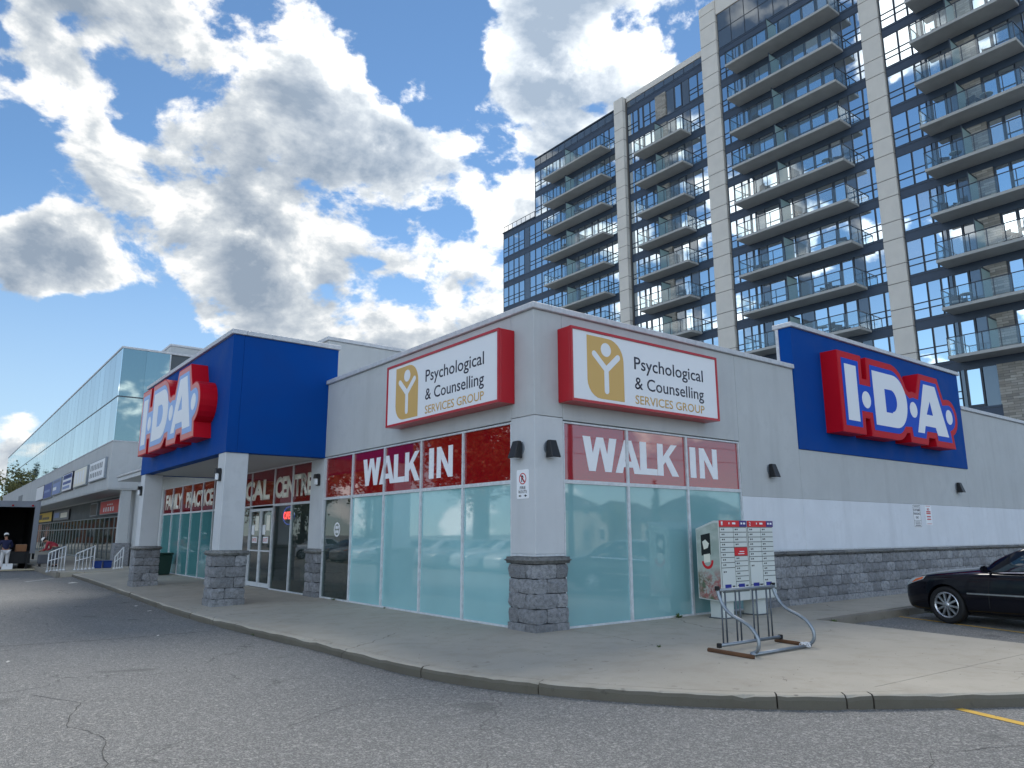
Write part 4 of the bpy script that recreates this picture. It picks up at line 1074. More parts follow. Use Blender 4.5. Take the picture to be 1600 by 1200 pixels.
def fascia_sign(y0, y1, z0, z1, label, face, rim, deco, F=FO):
    t = empty('shop_sign', F(-(y0+y1)/2, z0, 0), label, 'sign', 'shop signs on the office block')
    MB().fbox(F, -y1, -y0, z0, z1, 0.003, 0.12).build('sign_case', rim, t, bevel=0.01)
    MB().fbox(F, -y1+0.12, -y0-0.12, z0+0.06, z1-0.06, 0.121, 0.128).build('sign_face', face, t)
    for (m_, u0, u1, v0, v1) in deco:
        MB().fbox(F, -y1+(y1-y0)*u0, -y1+(y1-y0)*u1, z0+(z1-z0)*v0, z0+(z1-z0)*v1, 0.1285, 0.134).build('sign_mark', m_, t)
mgs = simple('grey_print', lin(120, 124, 128), 0.6); mbl = simple('blue_print', lin(60, 84, 150), 0.5); mbl2 = simple('pale_blue_print', lin(120, 140, 186), 0.5)
strokes = lambda m_, v0, v1, n_, u0=.1, u1=.9, w=.5: [(m_, u0+(u1-u0)*i/n_, u0+(u1-u0)*(i+w)/n_, v0, v1) for i in range(n_)]
fascia_sign(32.5, 37.2, 4.28, 5.36, 'white shop sign with two rows of grey marks, nearest on the office fascia', M['acrylic'], M['galv'], strokes(mgs, .55, .82, 8)+strokes(mgs, .2, .42, 7))
fascia_sign(38.0, 42.7, 4.25, 5.36, 'pale shop sign with four tall white strokes on the office fascia', M['cream'], M['galv'], strokes(M['white'], .2, .8, 4, w=.6))
fascia_sign(43.4, 47.7, 4.22, 5.38, 'white shop sign with blue bands of marks on the office fascia', M['acrylic'], M['navy'], [(mbl, .1, .95, .68, .92), (mbl, .1, .9, .4, .55), (mbl2, .1, .8, .15, .3)]+strokes(M['white'], .74, .86, 7))
fascia_sign(48.4, 52.6, 4.2, 5.32, 'pale blue shop sign with a row of dark marks along its top', mbl2, M['galv'], strokes(mgs, .74, .9, 8)+[(M['white'], .1, .5, .3, .5)])
fascia_sign(53.1, 57.7, 4.13, 5.28, 'plain mid blue shop sign on the office fascia', mbl, M['galv'], [(mbl2, .1, .8, .4, .55)])
fascia_sign(57.9, 63.0, 4.15, 5.28, 'blank white shop sign in a thick black frame on the office fascia', M['acrylic'], M['black'], [])
mry = simple('yellow_sign', lin(206, 170, 40), 0.5)
fascia_sign(36.9, 42.9, 2.68, 3.52, 'red shop sign with white marks under the office soffit', mred, M['galv'], strokes(M['white'], .2, .5, 5, .2, .8)+strokes(M['white'], .62, .72, 4, .4, .7), FS)
fascia_sign(44.0, 46.5, 2.66, 3.5, 'black shop panel beside the red shop sign', M['black'], M['galv'], [], FS)
fascia_sign(56.0, 65.0, 2.62, 3.45, 'dark shop sign with two pale panels under the office soffit', mgs, M['black'], [(mbl2, .08, .4, .3, .8), (M['cream'], .5, .9, .25, .7)], FS)
fascia_sign(66.0, 76.0, 2.6, 3.5, 'yellow shop sign with black script under the office soffit', mry, M['black'], strokes(M['black'], .25, .5, 5, .35, .85, .8)+[(M['black'], .08, .3, .3, .8)], FS)
t = tag(MB().fbox(FO, -80.2, -76.2, 4.66, 5.27, 0.002, 0.03).build('number_plate', mgs, None), 'small grey number plate on the far end of the office fascia', 'sign')

# ================================================================== stair rails, bins
mwh = painted('white_rail_paint', lin(218, 220, 222), 0.45, 0.04)
def handrail(xa, za, xb, zb, h0, h1, Y, label, n=5):
    t = empty('stair_rail', ((xa+xb)/2, Y, min(za, zb)), label, 'handrail', 'white stair rails before the office block')
    MB().tube([(xa, Y, za+h0), (xb, Y, zb+h1)], 0.028, 8).build('top_rail', mwh, t, True)
    MB().tube([(xa, Y, za+h0*.55), (xb, Y, zb+h1*.55)], 0.02, 8).build('middle_rail', mwh, t, True)
    for i in range(n+1):
        s_ = i/n; x = xa+(xb-xa)*s_; z = za+(zb-za)*s_
        MB().tube([(x, Y, z-0.05), (x, Y, z+h0+(h1-h0)*s_)], 0.024 if i in (0, n) else 0.016, 8).lathe([(0.06, 0), (0.05, 0.07), (0.0, 0.09)], (x, Y, z-0.05), 'Z', 8).build('post', mwh, t, True)
handrail(-3.46, -0.03, -2.84, 0.02, 0.77, 1.0, 29.0, 'white stair rail nearest the open truck', 5)
handrail(-2.42, -0.0, -1.70, 0.05, 0.68, 0.96, 29.0, 'white stair rail in the middle of the three', 5)
handrail(-0.86, 0.02, -0.54, 0.05, 0.5, 0.9, 29.0, 'short white stair rail beside the grey column', 3)
mgb = painted('green_bin_plastic', lin(22, 52, 44), 0.5, 0.1)
t = empty('waste_bin', (-0.45, 22.0, 0), 'dark green waste bin behind the far canopy column', 'bin')
MB().add([(-0.70, 21.75, 0), (-0.22, 21.75, 0), (-0.22, 22.25, 0), (-0.70, 22.25, 0), (-0.76, 21.7, .74), (-0.16, 21.7, .74), (-0.16, 22.3, .74), (-0.76, 22.3, .74)],
         [(3,2,1,0), (4,5,6,7), (0,1,5,4), (1,2,6,5), (2,3,7,6), (3,0,4,7)]).build('bin_body', mgb, t, bevel=0.02)
MB().box(-0.79, -0.13, 21.67, 22.33, 0.745, 0.82).build('bin_lid', mgb, t, bevel=0.03)
mbb = painted('blue_crate_plastic', lin(22, 58, 130), 0.45, 0.08)
for i, (x, y) in enumerate(((-1.32, 30.5), (-0.9, 30.55))):
    t = empty('blue_crate', (x, y, 0), ('blue plastic crate between the stair rails, left one', 'blue plastic crate beside the short stair rail')[i], 'crate', 'blue crates on the walkway')
    MB().box(x-0.17, x+0.17, y-0.2, y+0.2, -0.02, 0.27).build('crate_body', mbb, t, bevel=0.015)
    MB().box(x-0.19, x+0.19, y-0.22, y+0.22, 0.272, 0.31).build('crate_rim', mbb, t, bevel=0.01)

# ================================================================== apartment tower
tower = empty('apartment_tower', (39.6, 25, 0), 'tall glass apartment tower with grey pilasters and stacked balconies', 'building')
mfr = simple('dark_window_frame', lin(40, 50, 62), 0.4)
mband = painted('slab_edge_cladding', lin(54, 68, 86), 0.4, 0.08)
mspan = mirrorglass('grey_spandrel', (0.5, 0.55, 0.6, 1), 0.22, (0.09, 0.105, 0.12, 1), 0.004)
mtg = mirrorglass('tower_glass', (0.84, 0.94, 1.0, 1), 0.92, (0.02, 0.03, 0.045, 1), 0.012)
mtb1 = mirrorglass('tower_glass_blind', (0.84, 0.93, 1.0, 1), 0.62, (0.42, 0.43, 0.42, 1), 0.012); mtb2 = mirrorglass('tower_glass_curtain', (0.84, 0.94, 1.0, 1), 0.75, (0.14, 0.13, 0.12, 1), 0.012)
mpil = painted('pilaster_precast', lin(205, 200, 192), 0.8, 0.05)
mslab = painted('balcony_concrete', lin(166, 167, 165), 0.85, 0.10)
mbg, tt, bb = newmat('balcony_glass'); q = NT(tt)
tr = q.n('ShaderNodeBsdfTransparent'); tr.inputs[0].default_value = (0.92, 0.965, 0.975, 1)
gl = q.n('ShaderNodeBsdfGlossy'); gl.inputs['Roughness'].default_value = 0.02
bb.inputs['Base Color'].default_value = lin(150, 176, 182); bb.inputs['Roughness'].default_value = 0.2
m1 = q.n('ShaderNodeMixShader'); m1.inputs[0].default_value = 0.96; q.l(bb.outputs[0], m1.inputs[1]); q.l(tr.outputs[0], m1.inputs[2])
m2 = q.n('ShaderNodeMixShader'); m2.inputs[0].default_value = 0.07; q.l(m1.outputs[0], m2.inputs[1]); q.l(gl.outputs[0], m2.inputs[2])
q.l(m2.outputs[0], tt.nodes['Material Output'].inputs['Surface'])
mfrost = simple('frosted_balcony_screen', lin(140, 164, 164), 0.35)
mbrick, tt, bb = newmat('ledgestone'); q = NT(tt); P = q.pos()
sx = q.n('ShaderNodeSeparateXYZ'); q.l(P, sx.inputs[0])
cb = q.n('ShaderNodeCombineXYZ'); q.l(sx.outputs['Y'], cb.inputs[0]); q.l(sx.outputs['Z'], cb.inputs[1])
br = q.n('ShaderNodeTexBrick'); q.l(cb.outputs[0], br.inputs['Vector'])
br.inputs['Scale'].default_value = 1.0; br.inputs['Brick Width'].default_value = 0.62; br.inputs['Row Height'].default_value = 0.15
br.inputs['Mortar Size'].default_value = 0.008; br.inputs['Color1'].default_value = lin(120, 118, 114); br.inputs['Color2'].default_value = lin(176, 172, 164); br.inputs['Mortar'].default_value = lin(74, 74, 74)
n1 = q.noise(P, 1.7, 4, 0.6)
q.l(q.mix(q.mr(n1, 0.35, 0.65, 0, 0.5), br.outputs['Color'], lin(140, 132, 120)), bb.inputs['Base Color']); bb.inputs['Roughness'].default_value = 0.9
q.l(q.bump(br.outputs['Fac'], 0.6, 0.03), bb.inputs['Normal'])

mjoint = simple('pilaster_joint', lin(120, 116, 112), 0.8)
def lev(k): return 11.4+2.95*k          # underside of balcony slab k
KTOP = 10
# bays: facade plane, window columns (y from, y to, kind), balcony (y0, y1, front plane), levels
BAYS = [
 dict(x=39.6, cols=[(10.35, 9.40, 'w'), (9.38, 8.60, 'w'), (8.58, 8.16, 'w'), (8.14, 7.92, 'p'), (7.90, 6.98, 'd'), (6.96, 6.20, 'p'), (6.18, 5.0, 's'), (4.98, 4.10, 'd'), (4.08, 3.2, 'w'), (3.18, 2.5, 'p'), (2.48, 1.5, 'w'), (1.48, 0.5, 'w'), (0.48, -0.5, 'w')],
      bal=(2.5, 8.12, 38.0), div=5.9, k0=-1, k1=10, bk0=0, bk1=10),
 dict(x=39.6, cols=[(23.30, 22.74, 'w'), (22.72, 22.05, 'w'), (22.03, 21.44, 'w'), (21.42, 20.92, 'd'), (20.90, 20.22, 'p'), (20.2, 18.95, 'w'), (18.93, 17.9, 'w'), (17.88, 16.95, 'p'), (16.93, 15.95, 'w'), (15.93, 14.75, 'w'), (14.73, 13.80, 'd'), (13.78, 13.1, 'p'), (13.08, 12.07, 'w'), (12.05, 11.70, 'w')],
      bal=(13.05, 21.76, 38.0), div=18.0, k0=-1, k1=10, bk0=0, bk1=9),
 dict(x=39.95, cols=[(34.1, 33.4, 'w'), (33.38, 32.75, 'w'), (32.73, 32.1, 'd'), (32.08, 31.3, 'w'), (31.28, 30.6, 'w'), (30.58, 29.4, 's'), (29.38, 28.5, 'p'), (28.48, 27.6, 'd'), (27.58, 26.85, 'p'), (26.83, 25.9, 'w'), (25.88, 25.0, 'w')],
      bal=(26.8, 32.2, 38.5), div=29.8, k0=-1, k1=10, bk0=0, bk1=8),
 dict(x=40.3, cols=[(48.3, 47.3, 'w'), (47.28, 46.3, 'w'), (46.28, 45.3, 'w'), (45.28, 44.2, 'w'), (44.18, 43.3, 'd'), (43.28, 42.3, 'w'), (42.28, 41.6, 'p'), (41.58, 40.6, 'w'), (40.58, 39.6, 'w'), (39.58, 38.7, 'd'), (38.68, 37.6, 'w'), (37.58, 36.9, 'w'), (36.88, 36.1, 'w'), (36.08, 35.38, 'w')],
      bal=(36.65, 45.3, 38.8), div=41.9, k0=0, k1=10, bk0=2, bk1=9),
 dict(x=40.3, cols=[(54.0, 53.07, 'w'), (53.05, 52.1, 'w'), (52.08, 51.2, 'w'), (51.18, 50.2, 'w'), (50.18, 49.3, 'p'), (49.28, 48.32, 'w')],
      bal=None, div=None, k0=2, k1=8, bk0=0, bk1=0),
]
HS = 2.95
mesh_cache = {}
def wmesh(w, kind):
    """window unit: origin at its lower left outer corner; y runs 0..w, z 0..h"""
    key = (round(w, 2), kind)
    if key in mesh_cache: return mesh_cache[key]
    h = 2.30; t = 0.045
    fr = MB().box(-0.03, 0.08, 0, t, 0, h).box(-0.03, 0.08, w-t, w, 0, h).box(-0.028, 0.08, t, w-t, h-t, h).box(-0.028, 0.08, t, w-t, 0, t)
    if kind == 'w':
        fr.box(-0.028, 0.08, t, w-t, 0.60, 0.66).box(-0.028, 0.08, t, w-t, 1.02, 1.08)
        ps = [MB().box(0.01, 0.03, t, w-t, 1.08, h-t)] + [MB().box(0.01, 0.03, t, w-t, 0.66, 1.02), MB().box(0.01, 0.03, t, w-t, t, 0.60)]
    elif kind == 'd':
        fr.box(-0.028, 0.08, t, t+0.07, t, h-t).box(-0.028, 0.08, w-t-0.07, w-t, t, h-t).box(-0.026, 0.08, t+0.07, w-t-0.07, t, 0.16)
        ps = [MB().box(0.01, 0.03, t+0.07, w-t-0.07, 0.16, h-t)]
    mesh_cache[key] = (fr.mesh('window', mfr), [p.mesh('window_pane', mtg) for p in ps], fr, ps)
    return mesh_cache[key]
TO = ORG[tower.name]
n_win = 0; far = MB(); pan_n = 0
for bi, b in enumerate(BAYS):
    x = b['x']; ya = b['cols'][0][0]; yb = b['cols'][-1][1]
    # cladding bands at each floor
    for k in range(b['k0'], b['k1']+1):
        z = lev(k)
        MB().box(x-0.03, x+0.3, yb, ya, z-0.46, z+0.185).build('floor_band', mband, tower)
        MB().box(x-0.05, x+0.2, yb, ya, z+0.04, z+0.07).build('band_trim', mfr, tower)
    for k in range(b['k0'], b['k1']):
        z0 = lev(k)+0.19
        for (y1, y0, kind) in b['cols']:
            w = y1-y0
            if kind in 'wd':
                near = bi < 2
                fm, pm, frb, psb = wmesh(w, kind)
                if near:
                    o = inst('window', fm, tower, Vector((x, y0, z0))-TO); n_win += 1
                    for i, p in enumerate(pm):
                        big = i == 0
                        pn_ = inst('window_pane' if big else 'lower_pane', p, o, (0, 0, 0)); pan_n += 1
                        rv = random.random()
                        if big and rv < .3: pn_.material_slots[0].link = 'OBJECT'; pn_.material_slots[0].material = mtb1 if rv < .14 else mtb2
                else:
                    far.add([(v[0]+x, v[1]+y0, v[2]+z0) for v in frb.v], frb.f, 0)
                    for p in psb: far.add([(v[0]+x, v[1]+y0, v[2]+z0) for v in p.v], p.f, 1)
            elif kind == 'p':
                MB().box(x, x+0.06, y0+0.02, y1-0.02, z0, z0+2.30).build('spandrel_panel', mspan, tower)
            elif kind == 's':
                MB().box(x-0.12, x+0.2, y0, y1, z0, z0+2.31).build('stone_pier', mbrick, tower)
            if kind in 'wd' and (random.random() < 0.4):
                pass
    MB().box(x+0.10, x+0.3, yb, ya, lev(b['k0']), lev(b['k1'])).build('dark_backing', mfr, tower)
tag(far.build('window', [mfr, mtg], tower), kind='stuff')
# lowest storeys seen over the shop roof
MB().box(39.5, 40, 2.0, 6.15, -0.2, lev(0)-0.47).build('stone_base', mbrick, tower)
MB().box(39.62, 40, 6.2, 54, -0.2, lev(-1)-0.47).build('podium_wall', mband, tower)
# pilasters of precast panels
for (y0, y1, top, xx) in ((10.40, 11.66, 47.5, 39.38), (23.38, 24.95, 45.75, 39.38), (34.18, 35.30, 42.2, 39.38)):
    MB().box(xx+0.03, 40.4, y0+0.012, y1-0.012, -0.1, top).build('pilaster', mjoint, tower)
    z = lev(-1)+1.12
    zs_ = []
    for k in range(-1, 13): zs_ += [lev(k)-0.15, lev(k)+1.08]
    zs_ = [z_ for z_ in zs_ if z_ < top-0.3]+[top]
    for za, zb in zip(zs_[:-1], zs_[1:]):
        MB().box(xx, xx+0.4, y0, y1, za+0.03, zb-0.02).build('pilaster_panel', mpil, tower, bevel=0.008)
# glazed crowns and roofs
def grid_glass(x, ya, yb, za, zb, ny, nz):
    for i in range(ny):
        for j in range(nz):
            a, c = ya+(yb-ya)*i/ny, ya+(yb-ya)*(i+1)/ny; d, e_ = za+(zb-za)*j/nz, za+(zb-za)*(j+1)/nz
            MB().box(x, x+0.05, a+0.04, c-0.04, d+0.04, e_-0.04).build('crown_pane', mspan, tower)
    MB().box(x+0.03, x+0.3, ya, yb, za, zb).build('crown_frame', mfr, tower)
grid_glass(39.58, 11.7, 23.3, lev(10)-0.4+0.6, lev(11)+0.5, 9, 2)
MB().box(39.5, 58, 11.67, 23.37, lev(11)+0.52, 46.3).build('roof_cladding', mpil, tower, bevel=0.02)
MB().box(39.5, 58, 2.0, 10.38, lev(11)+0.52, 47.0).build('roof_cladding', mpil, tower, bevel=0.02)
grid_glass(39.58, 2.5, 10.35, lev(10)+0.2, lev(11)+0.5, 6, 2)
grid_glass(39.93, 25.0, 34.1, lev(10)-0.2+0.4, 41.7, 8, 1)
MB().box(39.9, 58, 24.97, 34.16, 41.75, 42.3).build('roof_cladding', mpil, tower)
grid_glass(40.28, 35.38, 48.3, lev(10)+0.2, 41.9, 13, 1)
MB().box(40.25, 58, 35.32, 48.32, 41.95, 42.1).build('roof_edge', mfr, tower)
MB().box(40.2, 58, 48.34, 54.1, 35.2, 35.32).build('roof_edge', mfr, tower)
MB().box(40.6, 58, -1, 48.3, -0.2, 41.7).box(40.62, 58, 48.31, 54.0, -0.2, 34.85).build('tower_core', mband, tower)
MB().box(40.3, 40.62, 48.31, 54.05, -0.2, lev(2)-0.47).build('podium_wall', mband, tower)
rl = MB()
rl.box(40.3, 40.34, 48.4, 54.0, 35.94, 35.99)
for i in range(8): rl.box(40.3, 40.34, 48.4+i*0.79, 48.44+i*0.79, 35.32, 35.94)
rl.build('roof_rail', mfr, tower)
# balconies
def balcony(b, k, fine):
    y0, y1, xf = b['bal']; x = b['x']; z = lev(k)
    s_ = MB().box(xf, x-0.052, y0, y1, z, z+0.19).build('balcony', mslab, tower, bevel=0.012)
    zt = z+0.19
    n = max(4, round((y1-y0)/1.02)); rail = MB()
    rail.box(xf+0.03, xf+0.08, y0+0.03, y1-0.03, zt+1.05, zt+1.10)
    for s_y in (y0+0.03, y1-0.08): rail.box(xf+0.081, x-0.03, s_y, s_y+0.05, zt+1.05, zt+1.10)
    for i in range(n+1):
        yy = y0+0.055+(y1-y0-0.11)*i/n
        rail.box(xf+0.035, xf+0.075, yy-0.02, yy+0.02, zt-0.10, zt+1.05)
    for s_y in (y0+0.035, y1-0.075): rail.box(x-0.5, x-0.46, s_y, s_y+0.04, zt, zt+1.05)
    rail.build('railing', mfr, s_)
    joined = MB()
    for i in range(n):
        ya, yb_ = y0+0.055+(y1-y0-0.11)*i/n+0.03, y0+0.055+(y1-y0-0.11)*(i+1)/n-0.03
        g_ = MB() if fine else joined
        g_.box(xf+0.048, xf+0.062, ya, yb_, zt+0.05, zt+1.02)
        if fine: g_.build('glass_panel', mbg, s_)
    for s_y in (y0+0.05, y1-0.064):
        g_ = MB() if fine else joined
        g_.box(xf+0.10, x-0.1, s_y, s_y+0.014, zt+0.05, zt+1.02)
        if fine: g_.build('glass_panel', mbg, s_)
    if not fine: joined.build('glass_panel', mbg, s_)
    MB().box(xf+0.18, x-0.13, b['div']-0.02, b['div']+0.02, zt+0.03, zt+1.85).build('privacy_screen', mfrost, s_)
    MB().box(xf+0.14, xf+0.175, b['div']-0.03, b['div']+0.03, zt, zt+1.95).box(xf+0.176, x-0.13, b['div']-0.03, b['div']+0.03, zt+1.86, zt+1.95).build('screen_frame', mfr, s_)
for bi, b in enumerate(BAYS):
    if not b['bal']: continue
    for k in range(b['bk0'], b['bk1']+1): balcony(b, k, bi < 2)
# chairs and tables people left on the balconies
mch = simple('dark_wicker', lin(62, 58, 56), 0.7); mch2 = simple('grey_cushion', lin(150, 150, 148), 0.8); mtb = simple('table_top', lin(180, 186, 184), 0.4)
def bchair():
    t = empty('balcony_chair', (0, 0, 0), 'x', 'chair', 'chairs on the tower balconies', world=False)
    MB().box(-.27, .27, -.28, .28, .30, .42).build('seat', mch2, t, bevel=0.03)
    MB().box(.20, .30, -.28, .28, .421, .85).build('backrest', mch, t, bevel=0.03)
    for sx_ in (-.24, .2):
        for sy in (-.26, .2): MB().box(sx_, sx_+.05, sy, sy+.05, 0, .298).build('leg', mch, t)
    for sy in (-.33, .285): MB().box(-.25, .25, sy, sy+.045, .32, .62).build('armrest', mch, t)
    return t
def btable():
    t = empty('balcony_table', (0, 0, 0), 'x', 'table', 'tables on the tower balconies', world=False)
    MB().lathe([(0.34, 0.68), (0.35, 0.70), (0.34, 0.72)], n=20).build('table_top', mtb, t)
    MB().lathe([(0.22, 0), (0.03, 0.03), (0.03, 0.68)], n=12).build('pedestal', mch, t)
    return t
pc, ptb = bchair(), btable()
spots = [(39.0, 14.2, 3, 0.3, 'c'), (39.0, 15.6, 2, -0.4, 'c'), (38.9, 17.0, 4, 1.0, 'c'), (38.8, 16.0, 1, 0, 't'), (38.9, 15.1, 1, 2.6, 'c'), (39.0, 20.4, 2, 0.5, 'c'), (38.9, 19.6, 5, 2.8, 'c'),
         (38.8, 20.0, 3, 0, 't'), (39.0, 20.7, 3, 0.2, 'c'), (39.0, 4.2, 6, 0.3, 'c'), (38.9, 5.3, 5, 2.9, 'c'), (38.9, 4.6, 5, 0, 't'), (38.9, 7.2, 4, 0.6, 'c'), (38.8, 6.6, 4, 0, 't'), (38.9, 7.4, 3, 1.2, 'c'), (38.9, 6.7, 3, -0.6, 'c'),
         (39.3, 42.5, 6, 0.4, 'c'), (39.3, 40.5, 7, 0.4, 'c'), (39.0, 28.0, 3, 0.2, 'c'), (38.8, 7.0, 1, 0, 't'), (38.9, 7.6, 1, .4, 'c'), (38.8, 3.6, 2, 0, 't'), (38.9, 4.4, 2, 2.7, 'c'), (38.8, 14.6, 5, 0, 't'), (38.9, 13.9, 5, .4, 'c'), (38.8, 20.6, 6, 0, 't'), (38.9, 19.8, 7, 2.9, 'c'), (39.0, 15.0, 8, .2, 'c'), (39.0, 6.8, 7, .3, 'c')]
bayname = lambda y: 'rightmost' if y < 9 else 'second' if y < 24 else 'third' if y < 35 else 'leftmost'
usedp = set()
for x, y, k, a, ty in spots:
    src = pc if ty == 'c' else ptb
    if src.name in usedp: o = copy_tree(src)
    else: o = src; usedp.add(src.name)
    o.location = (x, y, lev(k)+0.192); o.rotation_euler.z = a
    row_ = ('lowest', 'second', 'third', 'fourth', 'fifth', 'sixth', 'seventh', 'eighth', 'ninth')[k]
    side_ = ', right end' if (y < 15 and y > 10) or y < 5 else ', left end' if y > 19.5 and y < 24 or 7 < y < 9 else ''
    o['label'] = f"{('wicker chair' if ty == 'c' else 'round table')} on the {row_} balcony up, tower's {bayname(y)} stack{side_}"

# ================================================================== cars
mpaint, tt, bb = newmat('black_car_paint')
bb.inputs['Base Color'].default_value = (0.006, 0.006, 0.010, 1); bb.inputs['Roughness'].default_value = 0.08; bb.inputs['IOR'].default_value = 1.42; bb.inputs['Coat Weight'].default_value = 0.0; bb.inputs['Coat Roughness'].default_value = 0.02
def paint(name, c):
    m, t_, b_ = newmat(name); b_.inputs['Base Color'].default_value = c; b_.inputs['Roughness'].default_value = 0.35; b_.inputs['Coat Weight'].default_value = 1.0; b_.inputs['Coat Roughness'].default_value = 0.03
    return m
mcg = simple('car_glass', lin(20, 44, 54), 0.03, ior=1.9)
mchr = metal('chrome_trim', lin(215, 218, 222), 0.15, 1.0)
mrim = metal('alloy_rim', lin(196, 198, 202), 0.28, 0.9)
mhl = simple('headlight_lens', lin(176, 184, 184), 0.08, ior=1.7); mamb = simple('amber_lens', lin(226, 104, 46), 0.15, ior=1.6); mtl = simple('tail_lens', lin(150, 16, 20), 0.15)
mplas = simple('black_plastic', lin(18, 18, 20), 0.55)
def make_sedan(name):
    """front axle centre on the ground is the origin; the car points to +Y"""
    t = empty(name, (0, 0, 0), 'x', 'car', world=False)
    ST = [(1.0, .48, .36, .56, .62), (.95, .68, .22, .68, .75), (.80, .82, .17, .77, .84), (.55, .895, .17, .845, .915), (.2, .92, .18, .89, .97), (-.3, .925, .18, .92, 1.02), (-.68, .925, .18, .945, 1.05),
          (-1.5, .92, .18, .955, 1.02), (-2.4, .92, .18, .985, 1.03), (-3.0, .915, .2, 1.005, 1.06), (-3.5, .885, .24, .99, 1.05), (-3.78, .82, .30, .94, .99), (-3.88, .68, .42, .84, .88)]
    rings = []
    for (y, w, zb, zs, zt) in ST:
        half = [(0, zb), (.75*w, zb), (.95*w, zb+.05), (w, .42), (w*1.0, zs-.18), (w*.975, zs-.05), (w*.91, zs), (w*.5, zs+(zt-zs)*.75), (0, zt)]
        rg = [(x_, y, z_) for x_, z_ in half]+[(-x_, y, z_) for x_, z_ in half[-2:0:-1]]
        rings.append(rg)
    n = len(rings[0]); vs = [v for r_ in rings for v in r_]
    fs = [(i*n+k, i*n+(k+1) % n, (i+1)*n+(k+1) % n, (i+1)*n+k) for i in range(len(rings)-1) for k in range(n)]
    fs += [tuple(range(n-1, -1, -1)), tuple((len(rings)-1)*n+k for k in range(n))]
    tmp = MB().add(vs, fs).build('tmp', mpaint, None, True)
    ss = tmp.modifiers.new('s', 'SUBSURF'); ss.levels = 2
    cut = MB()
    for yy in (0, -2.77):
        for sx_ in (-1, 1):
            cut.lathe([(0.375, 0), (0.375, 0.5)], (sx_*0.78-0.25, yy, .335), 'X', 32)
    cobj = cut.build('cut', mplas)
    bo = tmp.modifiers.new('b', 'BOOLEAN'); bo.object = cobj; bo.operation = 'DIFFERENCE'; bo.solver = 'EXACT'
    bpy.context.view_layer.update(); dg = bpy.context.evaluated_depsgraph_get()
    me = bpy.data.meshes.new_from_object(tmp.evaluated_get(dg))
    bpy.data.objects.remove(tmp); bpy.data.objects.remove(cobj)
    me.materials.clear(); me.materials.append(mpaint); me.polygons.foreach_set('material_index', [0]*len(me.polygons))
    me.polygons.foreach_set('use_smooth', [True]*len(me.polygons))
    me.set_sharp_from_angle(angle=R(40))
    body = inst('body', me, t)
    bm = bmesh.new(); bm.from_mesh(me); bvh = BVHTree.FromBMesh(bm); bm.free()
    def hit(y, z, s_=-1):
        h = bvh.ray_cast(Vector((s_*3, y, z)), Vector((-s_, 0, 0)))
        return h[0].x if h[0] else None
    def patch(nm, quad, mt, par, s_=-1, off_=0.006, nu=8, nv=4):
        g_ = {}; b_ = MB(); vs_ = []; idx = {}
        for i in range(nu+1):
            for j in range(nv+1):
                u, v = i/nu, j/nv
                y = (quad[0][0]*(1-u)+quad[1][0]*u)*(1-v)+(quad[3][0]*(1-u)+quad[2][0]*u)*v
                z = (quad[0][1]*(1-u)+quad[1][1]*u)*(1-v)+(quad[3][1]*(1-u)+quad[2][1]*u)*v
                x = hit(y, z, s_)
                if x is not None: idx[i, j] = len(vs_); vs_.append((x+s_*off_, y, z))
        fs_ = []
        for i in range(nu):
            for j in range(nv):
                k_ = [(i, j), (i+1, j), (i+1, j+1), (i, j+1)]
                if all(c in idx for c in k_): fs_.append(tuple(idx[c] for c in k_))
        return b_.add(vs_, fs_).build(nm, mt, par, True)
    # cabin
    YS = [-.62, -.85, -1.15, -1.48, -2.0, -2.55, -2.85, -3.12]
    ZT = [1.05, 1.20, 1.35, 1.445, 1.475, 1.43, 1.28, 1.08]; WT = [.70, .68, .65, .62, .61, .60, .62, .66]; WB = [.80, .845, .86, .865, .865, .85, .82, .78]
    def interp(y, T):
        for i in range(len(YS)-1):
            if YS[i] >= y >= YS[i+1]:
                s_ = (YS[i]-y)/(YS[i]-YS[i+1])
                p0, p1, p2, p3 = (T[max(0, min(len(T)-1, i+k))] for k in (-1, 0, 1, 2))
                return 0.5*(2*p1+(p2-p0)*s_+(2*p0-5*p1+4*p2-p3)*s_*s_+(3*p1-p0-3*p2+p3)*s_**3)
        return T[0] if y > YS[0] else T[-1]
    def zbelt(y): return 0.93+(-y-.6)*0.03
    def cab(y, tt_, s_=-1, off_=0.0):
        zt, wt_, wb_ = interp(y, ZT), interp(y, WT), interp(y, WB); zb = zbelt(y)
        if tt_ <= .65:
            k_ = tt_/.65; x = wb_+(wt_-wb_)*(k_**1.35); z = zb+(max(zt-.05, zb)-zb)*k_
        else:
            k_ = (tt_-.65)/.35; x = wt_*(1-k_); z = zt-.05*(1-k_)**2
        return (s_*(x+off_*(1 if tt_ <= .65 else .3)), y, z+off_*(.2 if tt_ <= .65 else 1))
    cv = []; yl = [YS[0]+(YS[-1]-YS[0])*i/36 for i in range(37)]; tl = [i/20 for i in range(21)]
    for y in yl:
        cv += [cab(y, a, -1) for a in tl]+[cab(y, a, 1) for a in tl[-2::-1]]
    m_ = 41
    MB().add(cv, [(i*m_+k, (i+1)*m_+k, (i+1)*m_+k+1, i*m_+k+1) for i in range(36) for k in range(m_-1)]).build('roof', mpaint, t, True)
